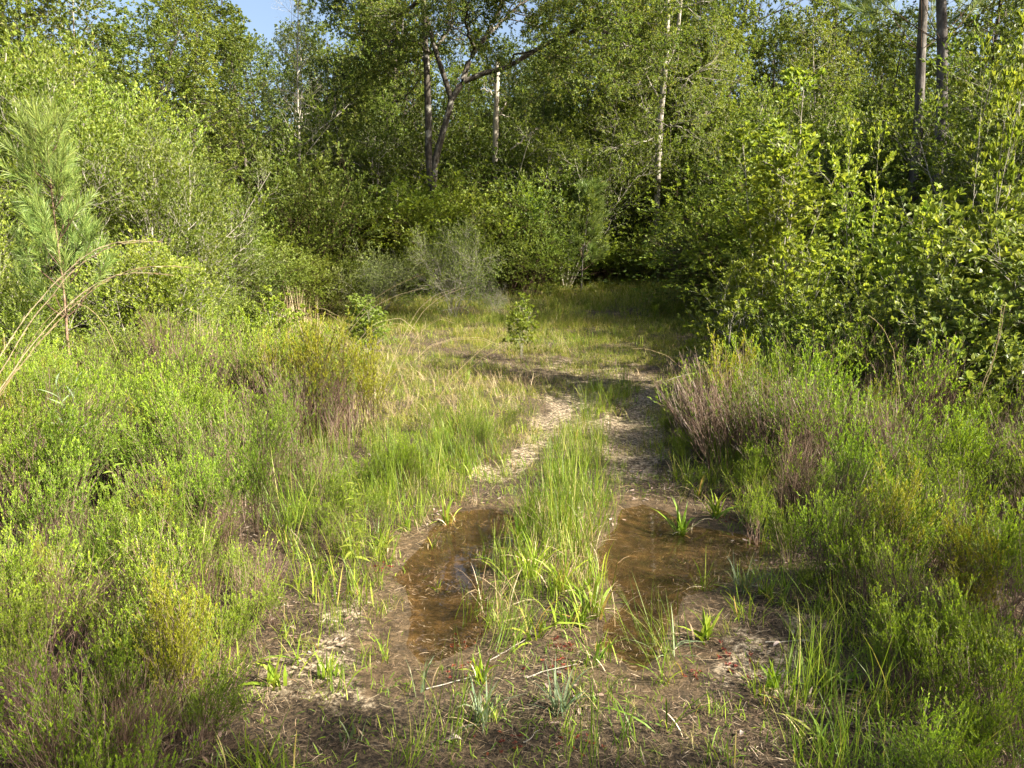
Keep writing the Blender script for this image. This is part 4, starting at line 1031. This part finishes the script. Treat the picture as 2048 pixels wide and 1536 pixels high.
# ================================================================== TUFTS AND SMALL THINGS
def tuft_thing(px, py, n, H, w, mat, label, seed, name='sedge_tuft', cat='sedge tuft', spread=.4, bend=.5, rad=.015, rlo=0, rhi=1):
    x, y = gpix(px, py)
    me = blades_mb(MB(), np.random.RandomState(seed), n, H, w, spread=spread, bend=bend, rad=rad, rlo=rlo, rhi=rhi, k=5)
    blades_mb(me, np.random.RandomState(seed + 5), max(4, n // 2), H * .7, w * .6, spread=.9, bend=.9, rad=rad + .02, m=1)
    me = me.mesh(name, [M[mat], M['straw']])
    o = link(name, me); o.location = (x, y, gz(x, y)); tag(o, label, cat); return o
TT = [
 (1362, 1062, 18, .27, .016, 'sedge', 'dark green upright tuft standing in the water at the right puddle far edge', dict(rhi=.5)),
 (1432, 1040, 24, .24, .014, 'sedge', 'green and yellow broad-leaved tuft just right of the upright one in the puddle', {}),
 (1500, 1048, 22, .23, .016, 'sedge', 'yellow-streaked spreading tuft, last one on the far bank of the right puddle', dict(rlo=.3, spread=.6)),
 (1398, 1000, 16, .20, .012, 'sedge', 'small green tuft behind the broad-leaved ones across the right puddle', {}),
 (1038, 1092, 16, .24, .013, 'sedge', 'dark green tuft at the right shore of the left puddle', dict(rhi=.5, spread=.3)),
 (1062, 1165, 20, .27, .012, 'sedge', 'yellow-green tuft with an orange dead blade between the puddles', dict(rlo=.35, spread=.25)),
 (1120, 1190, 18, .26, .012, 'sedge', 'upright yellow-green tuft in the middle of the strip between the puddles', dict(rlo=.3, spread=.3)),
 (1190, 1235, 22, .25, .014, 'sedge', 'bright broad-bladed tuft at the left shore of the right puddle', dict(rlo=.35, spread=.35)),
 (1158, 1252, 14, .22, .012, 'sedge', 'small bright tuft touching the bright broad-bladed one', dict(rlo=.3)),
 (1188, 1335, 14, .19, .008, 'sedge', 'thin green tuft at the near end of the strip, by the right puddle', dict(rhi=.6)),
 (1065, 1290, 9, .30, .014, 'sedge', 'tuft of long thick pale blades bending over between the puddles', dict(rlo=.5, bend=1.2)),
 (1412, 1285, 18, .17, .014, 'sedge', 'leafy green tuft on the right shore, beside bluish stalks', {}),
 (1335, 1310, 16, .22, .006, 'bluegrass', 'thin spiky tuft at the near right end of the right puddle', dict(spread=.5)),
 (1548, 1388, 14, .17, .013, 'sedge', 'upright green tuft on the sandy ground at lower right', dict(rhi=.6, spread=.3)),
 (1664, 1395, 20, .19, .014, 'sedge', 'star-shaped dark green tuft at the edge of the lower right growth', dict(rhi=.5, spread=.55)),
 (1640, 1500, 10, .18, .010, 'grass_green', 'dark green tuft near the bottom edge right of centre', {}),
 (655, 1365, 10, .13, .013, 'sedge', 'small upright tuft on the sunny sand at left', dict(rlo=.2, spread=.3)),
 (552, 1385, 14, .17, .013, 'sedge', 'green tuft at the corner of the left growth and the sand', dict(rlo=.2)),
 (768, 1100, 20, .17, .011, 'sedge', 'yellow-green tuft with reddish tips on the left shore of the left puddle', dict(rlo=.45, spread=.5)),
 (892, 1045, 24, .22, .010, 'sedge', 'dense reddish-tipped tuft at the top left shore of the left puddle', dict(rlo=.2, spread=.4)),
 (812, 1065, 16, .16, .010, 'sedge', 'small leafy tuft between the two reddish-tipped tufts on the left shore', {}),
 (876, 1172, 7, .09, .011, 'sedge', 'tiny tuft alone in the water in the middle of the left puddle', dict(rlo=.3)),
 (866, 1090, 6, .11, .008, 'sedge', 'tiny sprout in the water near the left shore of the left puddle', {}),
 (960, 1102, 7, .08, .009, 'sedge', 'tiny tuft in the dark far water of the left puddle', {}),
 (1005, 1150, 14, .16, .009, 'sedge', 'low tuft on the right shore of the left puddle, nearer than the dark one', {}),
 (962, 1375, 12, .16, .009, 'sedge', 'bright narrow tuft on the muddy ground below the left puddle', dict(rlo=.4, spread=.25)),
 (965, 1460, 30, .23, .007, 'bluegrass', 'pale blue-green tall-stalked tuft on the mud near the bottom, left of its twin', dict(spread=.3)),
 (1120, 1440, 28, .21, .007, 'bluegrass', 'pale blue-green tuft on the mud near the bottom, right of its twin', dict(spread=.35)),
 (845, 1400, 5, .22, .007, 'bluegrass', 'single thin bluish shoot on the mud below the left puddle', dict(spread=.15)),
 (708, 1490, 7, .13, .009, 'bluegrass', 'pale shoot on the shaded sand near the bottom left of centre', dict(spread=.2)),
 (680, 1395, 12, .15, .005, 'grass_green', 'fine grass tuft on the sunny sand left of the muddy ground', {}),
 (1480, 1190, 24, .24, .006, 'bluegrass', 'grey-green grass clump on the near right shore of the right puddle', dict(spread=.35)),
 (1400, 1180, 12, .26, .006, 'grass_green', 'thin grass clump standing in the shallow right margin of the right puddle', dict(spread=.3)),
 (1530, 1200, 18, .20, .007, 'grass_green', 'green clump where the bare bank meets the right growth', {}),
 (1250, 1490, 9, .20, .005, 'grass_green', 'few long grass blades near the bottom centre', dict(spread=.5)),
 (1330, 1470, 7, .26, .007, 'grass_green', 'tall crossed grass blades at the bottom right of centre', dict(spread=.4)),
]
for k, (px, py, n, H, w, mt, lab, kw) in enumerate(TT):
    tuft_thing(px, py, n, H, w, mt, lab, 700 + k, **kw)
# tall green rush clump in the middle strip
for k, (px, py, n, H, lab) in enumerate([
    (1130, 1090, 60, .56, 'tallest rush clump, deep green, in the middle strip between the puddles'),
    (1165, 1140, 46, .44, 'rush clump in front of the tallest one, at the left shore of the right puddle'),
    (1195, 1010, 50, .38, 'green rush clump at the far left corner of the right puddle'),
    (1075, 1030, 44, .34, 'bluish-green rush clump behind the strip, right of the left puddle'),
    (1100, 960, 40, .34, 'rush clump in the strip where the sandy tracks reach the water'),
    (700, 1130, 40, .34, 'tall grass clump in the sunny left growth, below the leafy herb'),
    (860, 985, 36, .38, 'grass clump behind the left puddle, in the left grass band'),
    (1360, 960, 30, .30, 'grass clump on the right verge beyond the right puddle'),
    (1250, 775, 34, .42, 'upright grass clump standing between the tracks in the clearing'),
    (1310, 640, 40, .80, 'tall thin grass clump in the shaded right back of the clearing')]):
    tuft_thing(px, py, n, H, .0045, 'grass_green', lab, 800 + k, 'rush_clump', 'rush clump', .13, .3, .05)

# red sundews
def sundew(seed):
    rng = np.random.RandomState(seed); mb = MB()
    for j in range(12):
        c = np.r_[rng.normal(0, .045, 2), 0.004]; n = 9
        az = rng.rand(n) * 6.28; d = np.stack([np.cos(az), np.sin(az), rng.uniform(.1, .9, n)], 1)
        leaves(mb, np.tile(c, (n, 1)), nrm(d), rng.uniform(.007, .014, n), .0022, rng)
    return mb.mesh('sundew', [M['red']])
SD = [sundew(900 + i) for i in range(3)]
for k, (px, py, lab) in enumerate([
    (922, 1282, 'patch of red sundews at the near end of the left puddle'), (935, 1348, 'patch of red sundews on the mud below the left puddle'),
    (1118, 1300, 'red sundews on the near end of the strip between the puddles'), (1112, 1348, 'red sundews just below the strip between the puddles'),
    (1470, 1335, 'wide patch of red sundews on the sunny sand at right'), (1392, 1360, 'small dark red sundew on the sand right of the right puddle'),
    (1010, 1505, 'red sundews at the bottom edge, right of the pale tuft'), (1160, 1500, 'red sundews at the bottom centre by the blue-green tuft'),
    (1530, 1085, 'dark red sundews on the far right shore of the right puddle'), (750, 1140, 'red sundews on the left shore under the yellow-green tuft'),
    (1460, 1045, 'red sundews between the spreading tufts beyond the right puddle'), (1635, 1340, 'dark red sundews at the foot of the lower right growth')]):
    x, y = gpix(px, py); o = link('sundew', SD[k % 3]); o.location = (x, y, gz(x, y)); o.rotation_euler.z = rz(); s = .8 + .5 * rngL.rand(); o.scale = (s * (1.6 if k == 4 else 1), s, s); tag(o, lab, 'sundew')

# fallen sticks
def stick(name, cat, a, b, r, mat, label, lift=.01, seed=0, bow=0.0):
    rng = np.random.RandomState(seed + 40)
    A = np.array([*gpix(*a), 0]); B = np.array([*gpix(*b), 0])
    k = 10; t = np.linspace(0, 1, k)[:, None]
    P = A * (1 - t) + B * t; P[:, :2] += np.cumsum(rng.normal(0, .0025, (k, 2)), 0); r = r * .65
    P[:, 2] = ground_z(P[:, 0], P[:, 1]) + lift + np.sin(t[:, 0] * 3.14) * bow
    o0 = P[0].copy(); mb = MB(); tubes(mb, (P - o0)[None], r * np.linspace(1, .5, k)[None], 6)
    o = link(name, mb.mesh(name, [M[mat]], True)); o.location = o0; tag(o, label, cat)
stick('fallen_stick', 'stick', (1335, 772), (1462, 768), .008, 'bark_pale', 'long pale stick lying across the right edge of the track', .05, 1, .05)
stick('fallen_stick', 'stick', (852, 1392), (958, 1362), .004, 'twig_grey', 'thin pale stick on the mud below the left puddle', .008, 2)
stick('fallen_stick', 'stick', (975, 1335), (1048, 1292), .004, 'twig_grey', 'grey stick beside the puddle end of the middle strip', .012, 3)
stick('fallen_stick', 'stick', (1048, 1505), (1080, 1478), .003, 'twig_grey', 'short pale stick near the bottom edge, right of the pale tuft', .008, 4)
stick('fallen_stick', 'stick', (1530, 1300), (1625, 1292), .004, 'twig_grey', 'thin dry twig lying by the fallen leaves at lower right', .015, 5)
stick('fallen_stick', 'stick', (880, 1520), (965, 1480), .003, 'bark_dark', 'thin black twig leaning over the mud at the bottom', .03, 6, .03)
stick('fallen_stick', 'stick', (1010, 1250), (1060, 1247), .005, 'straw', 'pale dead stem lying between the two puddles', .02, 7)
stick('fallen_stick', 'stick', (1055, 1370), (1150, 1340), .004, 'twig_grey', 'grey twig lying below the middle strip toward the right puddle', .012, 8)
# fallen leaves
def fallen_leaf(px, py, L, W, label, rzv, mat='dead_leaf'):
    x, y = gpix(px, py)
    t = np.linspace(0, 1, 7); w = np.sin(t * 3.14) ** .7 * W / 2
    V = []; 
    for i, (tt, ww) in enumerate(zip(t, w)):
        zz = .012 + .01 * math.sin(tt * 3.1)
        V += [(tt * L, -ww, zz + ww * .5), (tt * L, 0, zz), (tt * L, ww, zz + ww * .5)]
    f = []
    for i in range(6):
        for j in range(2): f.append((i * 3 + j, i * 3 + 3 + j, i * 3 + 4 + j, i * 3 + 1 + j))
    mb = MB(); mb.add(V, np.array(f), .8)
    o = link('fallen_leaf', mb.mesh('fallen_leaf', [M[mat]], True)); o.location = (x, y, gz(x, y)); o.rotation_euler.z = rzv; tag(o, label, 'fallen leaf')
fallen_leaf(895, 1502, .05, .026, 'grey-white dead leaf lying on the mud near the bottom edge', .2)
fallen_leaf(1545, 1308, .06, .02, 'pale curled dead leaf under the dry twig at lower right', .5)
fallen_leaf(1598, 1298, .06, .018, 'narrow pale dead leaf at the right end of the dry twig', -.3)
fallen_leaf(1585, 1285, .05, .016, 'narrow dead leaf pointing up above the dry twig at lower right', 1.2)
fallen_leaf(1108, 1440, .05, .018, 'curled brown leaf caught at the blue-green tuft', 2.0, 'litter')
fallen_leaf(1480, 1490, .03, .015, 'small white leaf on the shaded sand at the bottom right', .9)

# ---------------------------------------------------- arching dry stalks
def arch(name, label, cat, pts, Y, r0, r1, mat, n=1, jit=.0, plume=0, seed=0):
    rng = np.random.RandomState(seed)
    L0 = [np.array(at_y(p[0], p[1], Y + (p[2] if len(p) > 2 else 0))) for p in pts]
    P0 = resample(L0, 24); o0 = P0[0].copy(); P0 = P0 - o0
    mb = MB()
    for j in range(n):
        t = np.linspace(0, 1, 24)[:, None]
        P = P0 + t * rng.normal(0, jit, 3) + t ** 2 * rng.normal(0, jit, 3) + np.cumsum(rng.normal(0, r0 * .9, (24, 3)), 0) * (t > .02)
        rcol = np.clip(.2 + .7 * np.linspace(0, 1, 23), 0, 1)
        tubes(mb, P[None], np.linspace(r0, r1, 24)[None], 5, rng.uniform(.2, 1))
        if plume:
            R = np.full((1, 24), r1)
            p, dd, tt = leaf_pts(rng, P[None], R, plume, .35, 1, .22, .9)
            leaves(mb, p, dd, r0 * 9 * rng.uniform(.6, 1.4, len(p)), r0 * .45, rng, rng.uniform(.5, 1, len(p)))
    o = link(name, mb.mesh(name, [M[mat]], False)); o.location = o0; tag(o, label, cat)
arch('broomsedge_stalk', 'large arching straw-coloured grass stalk entering from the left edge', 'grass stalk', [(-190, 1090), (-90, 900), (0, 745), (60, 655), (130, 570), (180, 525), (230, 503), (280, 497), (325, 499)], 2.3, .0022, .0008, 'straw', 4, .03, 90, 1)
arch('broomsedge_stalk', 'thin dry stalk crossing low under the large arching one at the left edge', 'grass stalk', [(-150, 960), (0, 800), (60, 690), (110, 625), (150, 600), (190, 615), (225, 665), (240, 705)], 2.6, .0014, .0006, 'straw', 1, 0, 14, 2)
AR = [([(640, 840), (668, 740), (700, 655), (740, 610), (800, 575), (860, 555)], 9.6, 'thin arching dry stalk, the highest of the group left of the clearing'),
      ([(770, 760), (800, 690), (840, 620), (875, 590), (920, 575)], 10.5, 'arching dry stalk just left of the pale tangled bush'),
      ([(800, 740), (830, 680), (858, 650), (885, 635), (912, 642)], 10.2, 'low arching stalk before the pale tangled bush'),
      ([(860, 820), (900, 760), (945, 715), (990, 678)], 8.6, 'straight dry stalk leaning right over the sunny grass'),
      ([(830, 720), (860, 690), (910, 675), (960, 672), (1010, 688)], 10.4, 'dry stalk bowed low to the right in front of the lone sapling'),
      ([(520, 760), (560, 690), (610, 635), (650, 618), (690, 640)], 9.8, 'arching dry stalk before the wood edge, left in its group'),
      ([(480, 780), (530, 690), (580, 640), (620, 640), (640, 665)], 9.4, 'drooping dry stalk at the left end of the arching group'),
      ([(640, 800), (700, 700), (740, 650), (790, 640), (815, 665)], 9.2, 'arching dry stalk in front of the bushy sapling'),
      ([(800, 880), (818, 800), (800, 745), (780, 700)], 8.2, 'upright dry stalk leaning left by the sunny grass')]
for k, (pts, Y, lab) in enumerate(AR):
    arch('dry_stalk', lab, 'grass stalk', pts, Y, .0026, .0012, 'straw', 2, .05, 16, 20 + k)
arch('dry_stalk', 'curved dry stalk bowing over the right side of the track', 'grass stalk', [(1400, 790), (1370, 745), (1330, 712), (1290, 700), (1262, 698)], 8.4, .003, .0014, 'straw', 1, 0, 6, 40)
arch('dry_stalk', 'long red-brown dry stalk rising in front of the right thicket', 'grass stalk', [(1812, 1010), (1808, 900), (1800, 780), (1790, 700), (1765, 650), (1735, 625)], 5.9, .0032, .0014, 'straw', 1, 0, 10, 41)
arch('dry_stalk', 'pale dry stalk standing at the right edge of the thicket', 'grass stalk', [(1955, 800), (1985, 720), (2000, 640), (2008, 600)], 6.0, .0035, .0016, 'straw', 2, .01, 10, 42)
arch('dry_stalk', 'thin pale stalk bending over the lower right corner growth', 'grass stalk', [(1930, 1330), (1975, 1370), (2005, 1425), (2040, 1500)][::-1], 2.9, .0012, .0006, 'straw', 1, 0, 0, 43)
# stand of dry upright stems
for k, (px, Y, lab) in enumerate([(415, 9.6, 'stand of pale dry upright stems at the foot of the bright left thicket'), (590, 15.5, 'faint stand of dry stems before the wood edge behind the saplings')]):
    x, y, z = spot(px, Y)
    me = blades_mb(MB(), np.random.RandomState(960 + k), 90, 1.0, .006, spread=.12, bend=.15, rad=.22).mesh('dry_grass_stand', [M['straw']])
    o = link('dry_grass_stand', me); o.location = (x, y, z); tag(o, lab, 'dry stems')

# ---------------------------------------------------- leafy herb and cane grass, each leaf a part
def lance(L, W, droop):
    t = np.linspace(0, 1, 6); w = np.sin(np.clip(t * .93 + .07, 0, 1) * 3.14) * W / 2; w[-1] = 0
    V = []
    for tt, ww in zip(t, w):
        zz = -droop * tt * tt * L; V += [(tt * L, -ww, zz + ww * .35), (tt * L, 0, zz), (tt * L, ww, zz + ww * .35)]
    f = []
    for i in range(5):
        for j in range(2): f.append((i * 3 + j, i * 3 + 3 + j, i * 3 + 4 + j, i * 3 + 1 + j))
    mb = MB(); mb.add(V, np.array(f), .7); return mb
def leafy(name, label, cat, px, py, H, nleaf, L, W, mat, lean=0.0, t0=.25, elev=.5, droop=.35, seed=0):
    rng = np.random.RandomState(seed)
    x, y = gpix(px, py); root = bpy.data.objects.new(name, None); sc.collection.objects.link(root); root.location = (x, y, gz(x, y)); tag(root, label, cat)
    P = run(rng, np.array([[0, 0, -.01]]), np.array([[lean, 0, 1.]]), H, 8, .02, .03)
    mb = MB(); tubes(mb, P, .0032 * np.linspace(1, .4, 8)[None], 6, .5); link('stem', mb.mesh('stem', [M[mat]], True), root)
    lm = lance(L, W, droop).mesh('leaf', [M[mat]])
    for i in range(nleaf):
        t = t0 + (1 - t0) * i / (nleaf - 1) * .999
        p, tg, r = interp(P, np.ones((1, 8)), np.array([0]), np.array([t]))
        o = link('leaf', lm, root); o.location = p[0]; s = (1.15 - .75 * t) * rng.uniform(.85, 1.15)
        o.scale = (s, s, s); o.rotation_euler = (rng.normal(0, .2), -(elev + t * .4), i * 2.4 + rng.normal(0, .3))
leafy('leafy_herb', 'upright light green herb with pointed leaves in the left grass', 'herb', 706, 1150, .60, 32, .085, .020, 'leaf_young', 0, .15, .2, .5, 1)
leafy('cane_grass', 'cane-like grass with long broad pale green leaves on the left', 'cane grass', 170, 1060, .88, 15, .30, .032, 'bluegrass', -.1, .35, .35, .25, 2)
leafy('cane_grass', 'second cane-like grass leaning right behind the first at the young pine foot', 'cane grass', 125, 1040, .9, 13, .27, .030, 'bluegrass', .2, .4, .5, .2, 3)
leafy('leafy_herb', 'low broad-leaved yellow-green herb at the left among the feathery bushes', 'herb', 235, 1080, .55, 14, .10, .038, 'leaf_young', 0, .2, .2, .4, 4)
leafy('leafy_herb', 'drooping narrow-leaved herb in the shaded lower right growth', 'herb', 1840, 1400, .42, 16, .07, .014, 'leaf_shrub', 0, .2, .1, .7, 5)
print('objects', len(bpy.data.objects))
